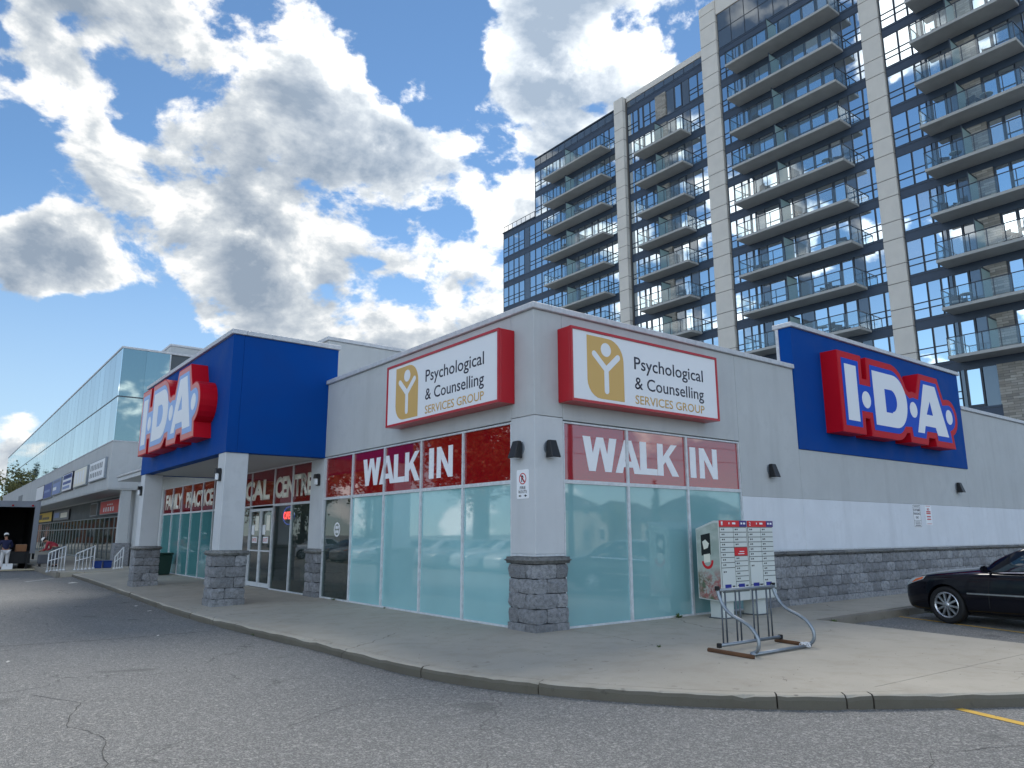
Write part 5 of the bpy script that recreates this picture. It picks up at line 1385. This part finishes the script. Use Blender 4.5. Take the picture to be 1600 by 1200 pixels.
    def cpatch(nm, ya, yb, ta, tb, s_, mt, off_=0.006, slant=0.0, slant2=0.0, nu=10, nv=6):
        vs_ = []
        for i in range(nu+1):
            for j in range(nv+1):
                a = ta+(tb-ta)*j/nv; sl = j/nv
                y = (ya+slant*sl)+((yb+slant2*sl)-(ya+slant*sl))*i/nu
                vs_.append(cab(y, a, s_, off_))
        return MB().add(vs_, [(i*(nv+1)+j, (i+1)*(nv+1)+j, (i+1)*(nv+1)+j+1, i*(nv+1)+j+1) for i in range(nu) for j in range(nv)]).build(nm, mt, t, True)
    for s_ in (-1, 1):
        cpatch('side_window', -.86, -1.80, .06, .58, s_, mcg, slant=-.62)
        cpatch('side_window', -1.88, -2.82, .06, .58, s_, mcg, slant2=.42)
    ws = []
    for i in range(13):
        for j in range(13):
            y = -.66-.74*i/12; a = .74+.52*j/12
            ws.append(cab(y, a if a <= 1 else 2-a, -1 if a <= 1 else 1, .006))
    MB().add(ws, [(i*13+j, (i+1)*13+j, (i+1)*13+j+1, i*13+j+1) for i in range(12) for j in range(12)]).build('windscreen', mcg, t, True)
    ws = [(v[0], -2.62-(-.66-v[1])*.6, v[2]) for v in ws]
    rw = []
    for i in range(9):
        for j in range(13):
            y = -2.60-.45*i/8; a = .74+.52*j/12
            rw.append(cab(y, a if a <= 1 else 2-a, -1 if a <= 1 else 1, .006))
    MB().add(rw, [(i*13+j, (i+1)*13+j, (i+1)*13+j+1, i*13+j+1) for i in range(8) for j in range(12)]).build('rear_window', mcg, t, True)
    for s_ in (-1, 1):
        cpatch('window_trim', -.80, -2.86, .0, .035, s_, mchr, .012, nu=20, nv=1)
        patch('headlight', [(.88, .63), (.42, .775), (.38, .84), (.80, .76)], mhl, t, s_)
        patch('amber_marker', [(.70, .70), (.44, .78), (.42, .825), (.60, .775)], mamb, t, s_, .011)
        patch('side_moulding', [(-.42, .555), (-2.35, .58), (-2.35, .605), (-.42, .58)], mchr if s_ else mchr, t, s_, .008, 20, 1)
        patch('tail_light', [(-3.55, .74), (-3.82, .74), (-3.80, .88), (-3.5, .88)], mtl, t, s_)
        patch('sill_trim', [(-.42, .20), (-2.35, .20), (-2.35, .235), (-.42, .235)], mplas, t, s_, .01, 16, 1)
        for yy in (-.78, -1.84, -2.5):
            patch('door_gap', [(yy+.008, .26), (yy-.008, .26), (yy-.008-.06, .90), (yy+.008-.06, .90)], mplas, t, s_, .002, 1, 8)
        for yy in (-1.62, -2.5):
            patch('door_handle', [(yy, .80), (yy-.16, .80), (yy-.16, .835), (yy, .835)], mpaint, t, s_, .03, 4, 1)
        mi = MB().add([(s_*.90, -.84, .955), (s_*1.06, -.86, .965), (s_*1.07, -.86, 1.07), (s_*.92, -.84, 1.075), (s_*.90, -.74, .965), (s_*1.04, -.77, .975), (s_*1.05, -.78, 1.05), (s_*.92, -.76, 1.06)],
                      [(0,1,2,3), (4,7,6,5), (0,4,5,1), (1,5,6,2), (2,6,7,3), (3,7,4,0)])
        mi.box(s_*.80, s_*.91, -.84, -.79, .95, .985).build('wing_mirror', mpaint, t, bevel=0.018, seg=2)
    MB().box(-.46, .46, .95, .985, .42, .50).build('grille', mplas, t, bevel=0.01)
    MB().tube([(-.55, -.70, 1.045), (0.1, -.60, 1.055), (.55, -.72, 1.04)], .012, 6).build('wiper', mplas, t)
    MB().box(-.7, .7, -3.5, .6, .16, .35).build('underbody', mplas, t)
    # wheels
    def wheel(x, y, s_):
        w = MB().lathe([(.226, -.07), (.236, -.10), (.30, -.105), (.325, -.09), (.334, -.04), (.334, .04), (.325, .09), (.30, .105), (.236, .10), (.226, .07)], (x, y, .334), 'X', 40, 0, False).build('wheel', M['rubber'], t, True)
        fx = x+s_*.085
        MB().lathe([(.0, 0), (.222, 0.0)], (x+s_*.02, y, .334), 'X', 28).build('brake_disc', M['black'], w)
        r_ = MB()
        r_.lathe([(.205, -.03*s_), (.23, -.03*s_), (.236, .01*s_), (.222, .02*s_), (.205, .0)], (fx, y, .334), 'X', 40, 0, False)
        for k in range(10):
            a = 2*math.pi*k/10+.16
            ca, sa = math.cos(a), math.sin(a)
            def pt(rr, tw, dx): return (fx+dx, y+ca*rr-sa*tw, .334+sa*rr+ca*tw)
            r_.add([pt(.05, -.020, -.02*s_), pt(.21, -.024, -.03*s_), pt(.21, .024, -.03*s_), pt(.05, .020, -.02*s_), pt(.05, -.016, s_*.012), pt(.21, -.018, s_*.004), pt(.21, .018, s_*.004), pt(.05, .016, s_*.012)],
                   [(0,1,2,3), (7,6,5,4), (0,4,5,1), (1,5,6,2), (2,6,7,3), (3,7,4,0)])
        r_.lathe([(.0, s_*.03), (.035, s_*.026), (.055, s_*.01), (.06, -.02*s_)], (fx, y, .334), 'X', 18)
        r_.build('rim', mrim, w)
    for yy in (0, -2.77):
        for s_ in (-1, 1): wheel(s_*.815, yy, s_)
    return t
car = make_sedan('sedan_car')
car['label'] = 'black sedan parked nose first toward the stone based wall'
car.location = (8.24, -3.20, -0.13); car.rotation_euler.z = R(-11)
ORD = ['first', 'second', 'third', 'fourth', 'fifth', 'sixth', 'seventh', 'eighth', 'ninth', 'tenth', 'eleventh', 'twelfth', 'thirteenth', 'fourteenth', 'fifteenth', 'sixteenth', 'seventeenth', 'eighteenth']
# cars across the lot, seen mirrored in the windows
def recolour(o, m):
    for ch in o.children:
        if ch.type == 'MESH' and ch.data.materials and ch.data.materials[0] == mpaint:
            ch.material_slots[0].link = 'OBJECT'; ch.material_slots[0].material = m
paints = [('white', paint('white_car_paint', lin(214, 216, 218))), ('silver', paint('silver_car_paint', lin(150, 154, 158))), ('dark blue', paint('blue_car_paint', lin(20, 40, 84))), ('grey', paint('grey_car_paint', lin(70, 74, 78)))]
for i, (y, ci) in enumerate(((15, 2), (17.75, 0), (20.5, 0), (23.25, 1), (26, 0), (28.75, 3), (31.5, 0), (34.25, 1), (37, 2), (42.5, 0))):
    o = copy_tree(car); recolour(o, paints[ci][1]); o.location = (-13.0, y, -0.226); o.rotation_euler.z = R(-90)
    o['label'] = f'{paints[ci][0]} sedan, {ORD[i]} from the street in the parked row mirrored in the left windows'
    o['group'] = 'cars parked across the lot'

# ================================================================== box truck
mtrk = painted('truck_aluminium', lin(120, 124, 132), 0.5, 0.08); mtrd = simple('truck_dark_inside', lin(40, 36, 38), 0.8)
mcard = painted('cardboard', lin(150, 106, 74), 0.85, 0.1); mwood = painted('pale_board', lin(186, 176, 150), 0.8, 0.1)
TX0, TX1, TY, TZ0, TZ1 = -6.05, -3.34, 36.0, 0.68, 3.15
t = empty('box_truck', ((TX0+TX1)/2, TY, -0.22), 'open backed box truck with a dark cargo box, parked at the far left', 'truck')
MB().box(TX1-0.06, TX1, TY, TY+6, TZ0, TZ1).box(TX0, TX0+0.06, TY, TY+6, TZ0, TZ1).box(TX0+0.06, TX1-0.06, TY, TY+6, TZ1-0.06, TZ1).build('cargo_box', mtrk, t)
MB().box(TX0+0.06, TX1-0.06, TY+5.9, TY+6, TZ0, TZ1-0.06).box(TX0+0.061, TX1-0.061, TY+0.02, TY+5.9, TZ0-0.05, TZ0).build('cargo_floor', mtrd, t)
MB().box(TX1-0.075, TX1-0.061, TY+0.2, TY+5.9, TZ0, TZ1-0.07).box(TX0+0.061, TX0+0.075, TY+0.2, TY+5.9, TZ0, TZ1-0.07).box(TX0+0.076, TX1-0.076, TY+0.2, TY+5.9, TZ1-0.075, TZ1-0.061).build('cargo_lining', mtrd, t)
MB().box(TX1-0.20, TX1+0.03, TY-0.05, TY-0.002, TZ0-0.1, TZ1).box(TX0-0.03, TX0+0.20, TY-0.05, TY-0.002, TZ0-0.1, TZ1).box(TX0-0.03, TX1+0.03, TY-0.05, TY-0.002, TZ1+0.003, TZ1+0.05).box(TX0+0.201, TX1-0.201, TY-0.05, TY-0.002, TZ1-0.26, TZ1).build('door_frame', mtrk, t, bevel=0.01)
for x in (-5.2, -4.55, -3.7): MB().box(x, x+0.09, TY-0.09, TY-0.052, TZ1-0.22, TZ1-0.14).build('marker_light', mtl, t)
MB().box(TX0+0.2, TX1-0.15, TY-0.02, TY+5.5, 0.10, TZ0-0.06).build('chassis', mplas, t)
MB().box(TX0+0.1, TX1+0.02, TY-1.3, TY-0.06, -0.20, -0.15).build('tail_lift', mwood, t, bevel=0.01)
for x in (TX0+0.3, TX1-0.35): MB().tube([(x, TY-0.1, 0.55), (x, TY-0.9, -0.12)], 0.035, 6).build('lift_arm', mplas, t)
for x in (TX0+0.35, TX1-0.35):
    for y in (TY+1.6, ):
        MB().lathe([(.2, -.14), (.42, -.15), (.46, -.1), (.46, .1), (.42, .15), (.2, .14)], (x, y, 0.24), 'X', 24).build('wheel', M['rubber'], t, True)
MB().box(TX0+0.1, TX1-0.1, TY+6.2, TY+8.2, 0.3, 2.3).build('cab', paint('truck_cab_white', lin(200, 202, 204)), t, bevel=0.15, seg=3)
MB().box(TX1+0.001, TX1+0.05, TY+0.3, TY+1.0, 0.28, 0.64).build('side_step', mplas, t)
def boxthing(nm, x0, x1, y0, y1, z0, z1, m, label, grp):
    t_ = empty(nm, ((x0+x1)/2, (y0+y1)/2, z0), label, 'box', grp)
    MB().box(x0, x1, y0, y1, z0, z1).build('carton', m, t_, bevel=0.012)
    MB().box(x0+0.01, x1-0.01, (y0+y1)/2-0.03, (y0+y1)/2+0.03, z1+0.001, z1+0.004).build('tape', M['cream'], t_)
boxthing('cardboard_box', -4.12, -3.66, TY+0.3, TY+0.8, 0.682, 1.03, mcard, 'brown cardboard box just inside the truck opening on the right', 'boxes in the truck')
boxthing('cardboard_box', -5.3, -4.3, TY+1.2, TY+1.9, 0.682, 1.12, simple('grey_carton', lin(104, 100, 100), 0.8), 'grey carton stack inside the truck behind the standing worker', 'boxes in the truck')
boxthing('white_parcel', -4.95, -4.25, TY-0.85, TY-0.35, -0.149, 0.12, M['white'], 'low white parcel on the tail lift beside the standing worker', 'boxes on the tail lift')

# ================================================================== people
mskin = simple('skin', lin(150, 108, 86), 0.6); mnavy = simple('navy_shirt', lin(26, 30, 66), 0.8); mpant = simple('white_trousers', lin(206, 204, 204), 0.8); mshoe = simple('dark_shoes', lin(40, 38, 40), 0.7); mcap = simple('white_cap', lin(226, 224, 220), 0.7); mrshirt = simple('red_shirt', lin(150, 40, 54), 0.8); mgpant = simple('grey_trousers', lin(86, 88, 94), 0.8); mhair = simple('dark_hair', lin(36, 30, 28), 0.8)
def skin_mesh(nm, joints, edges, mt, root=0, sub=2):
    me = bpy.data.meshes.new(nm); me.from_pydata([j[0] for j in joints], edges, [])
    o = bpy.data.objects.new(nm, me); COL.objects.link(o)
    sk = o.modifiers.new('skin', 'SKIN'); sk.use_smooth_shade = True
    lay = me.skin_vertices[0].data if me.skin_vertices else None
    if lay is None:
        bm = bmesh.new(); bm.from_mesh(me); bm.verts.layers.skin.verify(); bm.to_mesh(me); bm.free(); lay = me.skin_vertices[0].data
    for i, (p, r_) in enumerate(joints):
        lay[i].radius = (r_, r_) if not isinstance(r_, tuple) else r_; lay[i].use_root = (i == root)
    sb_ = o.modifiers.new('sub', 'SUBSURF'); sb_.levels = sub
    bpy.context.view_layer.update(); dg = bpy.context.evaluated_depsgraph_get()
    out = bpy.data.meshes.new_from_object(o.evaluated_get(dg)); bpy.data.objects.remove(o)
    out.materials.clear(); out.materials.append(mt); out.name = nm
    out.polygons.foreach_set('use_smooth', [True]*len(out.polygons))
    return out
def person(loc, rz, lean, label, shirt, pants, arms):
    """facing +Y; lean = forward bend of the torso in degrees"""
    t = empty('person', loc, label, 'person', world=False); t.rotation_euler.z = rz
    H = Vector((0, 0, 0.90)); l = R(lean)
    def up_(d, x=0.0, f=0.0): return (x, H.y+math.sin(l)*d+math.cos(l)*f, H.z+math.cos(l)*d-math.sin(l)*f)
    J = [((0, 0, .90), .13), (up_(.22), .13), (up_(.42), .145), (up_(.52), .07), (up_(.58, 0, .01), .055)]
    E_ = [(0, 1), (1, 2), (2, 3), (3, 4)]
    hd = up_(.69, 0, .03); J += [(up_(.63, 0, .015), .06), (hd, .095), (up_(.79, 0, .03), .08)]; E_ += [(4, 5), (5, 6), (6, 7)]
    aj = []
    for s_, (el, ha) in zip((-1, 1), arms):
        i = len(J); J += [(up_(.46, s_*.19), .058), (el, .045), (ha, .032)]; E_ += [(2, i), (i, i+1), (i+1, i+2)]; aj.append((i, i+1, i+2))
    lj = []
    for s_ in (-1, 1):
        i = len(J); J += [((s_*.10, 0, .84), .095), ((s_*.11, .03, .47), .062), ((s_*.12, -.02, .09), .042), ((s_*.13, .10, .04), .038)]; E_ += [(0, i), (i, i+1), (i+1, i+2), (i+2, i+3)]; lj.append(i)
    inst('body', skin_mesh('body', J, E_, mskin), t)
    top_ = [(J[0][0], .15), (J[1][0], .152), (J[2][0], .165), (up_(.50), .085)]; te = [(0, 1), (1, 2), (2, 3)]
    for (a, b, c), s_ in zip(aj, (-1, 1)):
        i = len(top_); fe = Vector(J[b][0]).lerp(Vector(J[c][0]), .85)
        top_ += [(J[a][0], .078), (J[b][0], .060), (tuple(fe), .048)]; te += [(2, i), (i, i+1), (i+1, i+2)]
    inst('shirt', skin_mesh('shirt', top_, te, shirt), t)
    pt_ = [((0, 0, .93), .15)]; pe = []
    for i in lj:
        k_ = len(pt_); pt_ += [(J[i][0], .115), (J[i+1][0], .085), (tuple(Vector(J[i+2][0])+Vector((0, 0, .02))), .068)]; pe += [(0, k_), (k_, k_+1), (k_+1, k_+2)]
    inst('trousers', skin_mesh('trousers', pt_, pe, pants), t)
    for i in lj:
        a = Vector(J[i+2][0]); inst('shoe', skin_mesh('shoe', [((a.x, a.y-.03, .05), .052), ((a.x, a.y+.10, .045), .05), ((a.x, a.y+.19, .035), .038)], [(0, 1), (1, 2)], mshoe), t)
    hc = Vector(up_(.78, 0, .02)); ax = (Vector(up_(1.0))-Vector(up_(0))).normalized()
    cp = MB(); cp.lathe([(.108, -.02), (.108, .03), (.09, .08), (.05, .105), (.0, .11)], (0, 0, 0), 'Z', 18)
    cp.add([(-.08, .07, -.015), (.08, .07, -.015), (.07, .19, -.03), (-.07, .19, -.03), (-.08, .07, -.005), (.08, .07, -.005), (.07, .19, -.02), (-.07, .19, -.02)], [(3,2,1,0), (4,5,6,7), (0,1,5,4), (1,2,6,5), (2,3,7,6), (3,0,4,7)])
    c_ = cp.build('cap', mcap, t, True); c_.location = hc; c_.rotation_euler.x = -l
    hr = MB().lathe([(.085, -.09), (.101, -.03), (.1, .0)], (0, -.012, 0), 'Z', 16).build('hair', mhair, t, True); hr.location = hc; hr.rotation_euler.x = -l
    fc = MB()
    for s_ in (-1, 1): fc.lathe([(.0, -.008), (.012, 0), (.0, .008)], (s_*.035, .10, -.07), 'Z', 8)
    f_ = fc.build('eye', mhair, t); f_.location = hc; f_.rotation_euler.x = -l
    ns = MB().add([(-.014, .10, -.11), (.014, .10, -.11), (0, .128, -.108), (0, .10, -.07)], [(0, 1, 2), (0, 2, 3), (1, 3, 2), (0, 3, 1)]).build('nose', mskin, t); ns.location = hc; ns.rotation_euler.x = -l
    for (a, b, c), s_ in zip(aj, (-1, 1)):
        w = Vector(J[c][0]); d = (w-Vector(J[b][0])).normalized(); sd_ = Vector((s_, 0, 0)); sd_ = (sd_-d*sd_.dot(d)).normalized(); cu = d.cross(sd_)*s_
        js = [(tuple(w-d*.02), .024), (tuple(w+d*.05), .030)]; es = [(0, 1)]
        hm = MB()
        hm.tube([w-d*.02, w+d*.03, w+d*.09], [.024, .034, .034], 8)
        for k in range(4):
            o_ = sd_*(k-1.5)*.018; L = (.062, .072, .068, .052)[k]
            hm.tube([w+d*.085+o_, w+d*(.085+L*.5)+o_+cu*.006, w+d*(.085+L)+o_+cu*.024], [.0095, .009, .007], 6)
        hm.tube([w+d*.03-sd_*.028, w+d*.06-sd_*.05, w+d*.09-sd_*.052+cu*.01], [.012, .011, .008], 6)
        hm.build('hand', mskin, t, True)
    return t
person((-4.62, 35.2, -0.148), R(8), 14, 'worker in navy shirt, white trousers and white cap standing on the truck tail lift', mnavy, mpant, (((-.30, .12, 1.10), (-.24, .36, 1.0)), ((.30, .14, 1.10), (.22, .38, 1.02))))
person((-2.62, 33.6, -0.02), R(60), 58, 'person in red shirt and white cap bending over behind the nearest stair rail', mrshirt, mgpant, (((-.24, .42, .85), (-.2, .62, .78)), ((.24, .42, .85), (.2, .62, .78))))
# grey cart the second worker leans on
t = empty('hand_cart', (-3.1, 34.2, -0.02), 'low grey cart in front of the bending person', 'cart')
MB().box(-3.3, -2.7, 34.0, 34.7, 0.12, 0.55).build('cart_bin', mgpant, t, bevel=0.02)
for x in (-3.22, -2.78):
    for y in (34.08, 34.62): MB().lathe([(0, -.02), (.07, -.02), (.07, .02), (0, .02)], (x, y, 0.05), 'X', 12).build('wheel', M['rubber'], t)

# ================================================================== trees, far buildings
def leafmat(name, c):
    m, t_, b_ = newmat(name); q_ = NT(t_); P_ = q_.pos(); n_ = q_.noise(P_, 1.1, 4, 0.6); n2_ = q_.noise(P_, 14, 2, 0.5)
    a = q_.mix(q_.mr(n_, 0.35, 0.65), sc(c, 0.65), sc(c, 1.35)); a = q_.mix(q_.mr(n2_, 0.4, 0.7, 0, .5), a, (c[0]*1.5, c[1]*1.25, c[2]*0.9, 1))
    q_.l(a, b_.inputs['Base Color']); b_.inputs['Roughness'].default_value = 0.6
    return m
mbark = painted('bark', lin(70, 58, 48), 0.95, 0.25)
LG = leafmat('green_leaves', lin(62, 84, 40)); LA = leafmat('autumn_leaves', lin(140, 92, 40)); LO = leafmat('olive_leaves', lin(100, 100, 46)); LC = leafmat('conifer_needles', lin(34, 58, 42))
def crown_mesh(seed, mt, n=3800, conifer=False):
    """leaf sized faces in clumps through a crown of unit radius"""
    rnd = random.Random(seed); b_ = MB(); cl = []
    if conifer:
        for i in range(90):
            h = rnd.random(); rr = (1-h)*.5+.03; a = rnd.uniform(0, 6.283); cl.append((Vector((math.cos(a)*rr, math.sin(a)*rr, -1+h*2.2-rr*.15)), .16))
    else:
        for i in range(60):
            v = Vector((rnd.gauss(0, 1), rnd.gauss(0, 1), rnd.gauss(0, 1))).normalized()*(rnd.random()**.4); v.z = v.z*.85; v *= rnd.uniform(.75, 1.05); cl.append((v, rnd.uniform(.14, .3)))
    for i in range(n):
        c, r_ = rnd.choice(cl); p = c+Vector((rnd.gauss(0, 1), rnd.gauss(0, 1), rnd.gauss(0, .8)))*r_*.55
        s_ = rnd.uniform(.022, .05); u = Vector((rnd.gauss(0, 1), rnd.gauss(0, 1), rnd.gauss(0, 1))).normalized(); w = u.orthogonal().normalized()*rnd.uniform(.5, .9)
        b_.add([p-u*s_, p+w*s_, p+u*s_, p-w*s_], [(0, 1, 2, 3)])
    return b_.mesh('crown', mt)
CR = {k: crown_mesh(i, m) for i, (k, m) in enumerate((('green', LG), ('autumn', LA), ('olive', LO)))}
CR['conifer'] = crown_mesh(9, LC, 3200, True)
def tree(x, y, h, kind, label, grp=None, r_=None, z=-0.2):
    t_ = empty('conifer_tree' if kind == 'conifer' else 'broadleaf_tree', (x, y, z), label, 'tree', grp, world=False)
    rad = r_ or h*(.36 if kind != 'conifer' else .2)
    tr_ = MB().tube([(0, 0, 0), (0.05, 0, h*.3), (0, .05, h*.6), (0, 0, h*.85)], [h*.022, h*.017, h*.011, .03], 8)
    if kind != 'conifer':
        for k in range(6):
            a = k*1.05+x; tr_.tube([(0, 0, h*(.32+.05*k)), (math.cos(a)*rad*.4, math.sin(a)*rad*.4, h*(.45+.05*k)), (math.cos(a)*rad*.75, math.sin(a)*rad*.75, h*(.56+.05*k))], [h*.008, h*.005, .02], 6)
    tr_.build('trunk', mbark, t_, True)
    ch = h*.36 if kind != 'conifer' else h*.44
    inst('crown', CR[kind], t_, (0, 0, h-ch*1.0 if kind != 'conifer' else h*.5), (0, 0, x*3.7+y), (rad, rad, ch))
    return t_
tree(-3.4, 112, 11.5, 'olive', 'olive green tree beyond the far end of the office block', None, 4.2)
tree(-6.8, 118, 9.0, 'autumn', 'rusty autumn tree at the far left edge beyond the truck', None, 4.0)
tree(-10.5, 124, 9.5, 'green', 'dark green tree outside the left edge beyond the truck', None, 4.0)
ty_ = ['autumn', 'green', 'autumn', 'olive', 'conifer', 'autumn', 'green', 'conifer', 'olive', 'autumn', 'autumn', 'green', 'autumn', 'olive', 'green', 'autumn', 'green', 'olive']
for i, k in enumerate(ty_):
    tree(-25-4*(i % 3), 36+6.4*i, (12.5, 15.5, 12.0, 14.0)[i % 4]*(1.15 if k == 'conifer' else 1), k, f'{k if k != "conifer" else "dark conifer"} tree {ORD[i]} from the street, behind the parked cars mirrored in the left windows', 'trees behind the parked cars')
for i, (x, y, h, k) in enumerate(((41, -50, 6.6, 'green'), (52, -49, 5.4, 'olive'), (61, -51, 7.6, 'conifer'), (70, -51, 7.0, 'green'), (33, -40, 6, 'autumn'), (84, -54, 6.4, 'autumn'))):
    tree(x, y, h, k, f'{("green", "olive", "dark conifer", "large green", "small autumn", "autumn")[i]} tree before the houses across the street', 'street trees across the road')
for i, (y, h, k) in enumerate(((148, 13.5, 'conifer'), (151, 12.5, 'conifer'), (155, 13.5, 'conifer'), (160, 11, 'green'), (139, 11.5, 'conifer'))):
    tree(-8.2-1.8*i, y, h, k, f'tree {("first", "second", "third", "fourth", "nearest")[i]} in the row before the far brick block, mirrored in the office glass', 'trees before the far brick block')
mbk, tt, bb = newmat('brown_brick'); q = NT(tt); P = q.pos()
n1 = q.noise(P, 0.8, 4, 0.6); q.l(q.mix(q.mr(n1, .35, .65), lin(96, 54, 40), lin(124, 76, 56)), bb.inputs['Base Color']); bb.inputs['Roughness'].default_value = 0.9
def house(x, y, w, d, h, rh, rz, label, mw, mr_, grp):
    t_ = empty('house', (x, y, -0.2), label, 'house', grp, world=False); t_.rotation_euler.z = rz
    MB().box(-w/2, w/2, -d/2, d/2, 0, h).build('wall', mw, t_)
    MB().add([(-w/2-.4, -d/2-.4, h), (w/2+.4, -d/2-.4, h), (w/2+.4, d/2+.4, h), (-w/2-.4, d/2+.4, h), (-w/2+d*.25, 0, h+rh), (w/2-d*.25, 0, h+rh)], [(0, 1, 5, 4), (1, 2, 5), (2, 3, 4, 5), (3, 0, 4), (3, 2, 1, 0)]).build('roof', mr_, t_)
    for fl_ in range(2 if h > 4 else 1):
        for k in range(4):
            xx = -w/2+w*(k+.5)/4
            f_ = MB().box(xx-.6, xx+.6, d/2+.002, d/2+.08, .9+2.8*fl_, 2.2+2.8*fl_).build('window', M['white'], t_)
            MB().box(xx-.52, xx+.52, d/2+.081, d/2+.09, .98+2.8*fl_, 2.12+2.8*fl_).build('pane', mcg, f_)
mroof = painted('shingle_roof', lin(74, 72, 74), 0.9, 0.15); mwall = painted('house_siding', lin(170, 166, 158), 0.8, 0.06)
for i, (x, y, w, h) in enumerate(((46, -55, 15, 4.4), (63, -58, 14, 3.2), (81, -60, 16, 4.6), (100, -64, 15, 3.2))):
    house(x, y, w, 10, h, 2.4, R(-20), f'{("pale two storey", "low pale", "second two storey", "far low pale")[i]} house across the street, reflected in the right windows', mwall, mroof, 'houses across the street')
t_ = empty('brick_block', (-21, 190, -0.2), 'brown brick block far across the lot, mirrored in the office glass', 'building', world=False)
MB().box(-12, 10, -22, 22, 0, 11).build('wall', mbk, t_)
MB().box(-12.2, 10.2, -22.2, 22.2, 11, 11.5).build('roof', M['flash'], t_)
for k in range(8):
    for fl_ in range(3): MB().box(-11+2.7*k, -9.4+2.7*k, -22.06, -22.002, 1.2+3.3*fl_, 2.9+3.3*fl_).build('window', mcg, t_)
# street pole with wires
t_ = empty('utility_pole', (16.8, -17.5, -0.2), 'grey utility pole with wires by the street, reflected in the right windows', 'utility pole')
MB().tube([(16.8, -17.5, -.2), (16.8, -17.5, 9.5)], [.14, .10], 10).build('pole', M['galvdark'], t_, True)
MB().box(15.9, 17.7, -17.55, -17.45, 8.6, 8.72).build('cross_arm', mbark, t_)
for dx, z in ((-.8, 8.75), (0, 8.75), (.8, 8.75), (0, 7.4), (0, 6.6)):
    pts = [(16.8+dx+s_*40, -17.5+s_*2-0.0, z-1.2*(1-(s_)**2)+0) for s_ in [i/10-1 for i in range(21)]]
    MB().tube([(p[0], p[1], p[2]) for p in pts], .014, 4).build('wire', M['black'], t_)

# ================================================================== weeds and scraps
mweed = simple('weed_green', lin(72, 92, 44), 0.8); mpaper = simple('paper', lin(214, 212, 204), 0.8)
def weed(x, y, z, s_, label, seed):
    rnd = random.Random(seed); b_ = MB()
    for k in range(26):
        a = rnd.uniform(0, 6.28); L = s_*rnd.uniform(.5, 1.1); r0 = s_*.3*rnd.random(); c = Vector((x+math.cos(a)*r0, y+math.sin(a)*r0, z)); d = Vector((math.cos(a)*rnd.uniform(.3, 1.1), math.sin(a)*rnd.uniform(.3, 1.1), rnd.uniform(.3, 1)))
        w = Vector((-math.sin(a), math.cos(a), 0))*s_*.09; m_ = c+d*L*.55; e_ = c+d*L+Vector((0, 0, -.35*L))
        b_.add([c-w*.6, c+w*.6, m_+w, m_-w, e_], [(0, 1, 2, 3), (3, 2, 4)])
    tag(b_.build('weed', mweed), label, 'weed', 'weeds in the pavement joints')
weed(3.35, -0.06, 0.0, 0.14, 'leafy weed at the foot of the mullion beside the mailbox', 1)
weed(-0.03, 7.4, 0.0, 0.10, 'low weed below the clear pane left of the walk in windows', 2)
weed(-0.03, 4.9, 0.0, 0.05, 'tiny weed below the second frosted pane', 5)
weed(9.1, -1.98, -0.13, 0.16, 'grass tuft by the kerb under the black sedan nose', 3)
weed(5.02, -3.7, -0.13, 0.11, 'weed in the slab edge between rack and yellow line', 4)
weed(4.78, -4.7, -0.13, 0.12, 'weed in the slab edge at the right of the photo', 6)
weed(-3.0, 4.1, -0.21, 0.07, 'tiny weed at the foot of the kerb before the canopy column', 7)
weed(5.25, -1.98, -0.05, 0.12, 'dry weed clump at the corner where the bay kerb starts', 8)
weed(0.35, -2.2, 0.0, 0.06, 'thin sprout on the sidewalk left of the bike rack', 9)
def scrap(x, y, s_, rz, label):
    z = -0.13+gz(x)+0.004
    b_ = MB().add([(-s_, -s_*.5, 0), (s_, -s_*.6, 0.006), (s_*.9, s_*.5, .012), (-s_*.8, s_*.55, .003), (0, 0, s_*.2)], [(0, 1, 4), (1, 2, 4), (2, 3, 4), (3, 0, 4)])
    o = b_.build('paper_scrap', mpaper); o.location = (x, y, z); o.rotation_euler.z = rz
    tag(o, label, 'litter', 'paper scraps on the asphalt')
scrap(-3.32, 22.6, .17, .5, 'largest paper scrap, at the far kerb end')
scrap(-3.42, 11.4, .06, 1.2, 'paper scrap at the kerb before the two canopy columns, farther of two')
scrap(-3.44, 9.9, .05, .2, 'paper scrap at the kerb before the two canopy columns, nearer of two')
scrap(-4.3, 5.2, .03, .9, 'small paper scrap on the asphalt near the tar seam')
scrap(-6.6, 3.6, .028, .9, 'small paper scrap near the left edge of the asphalt')
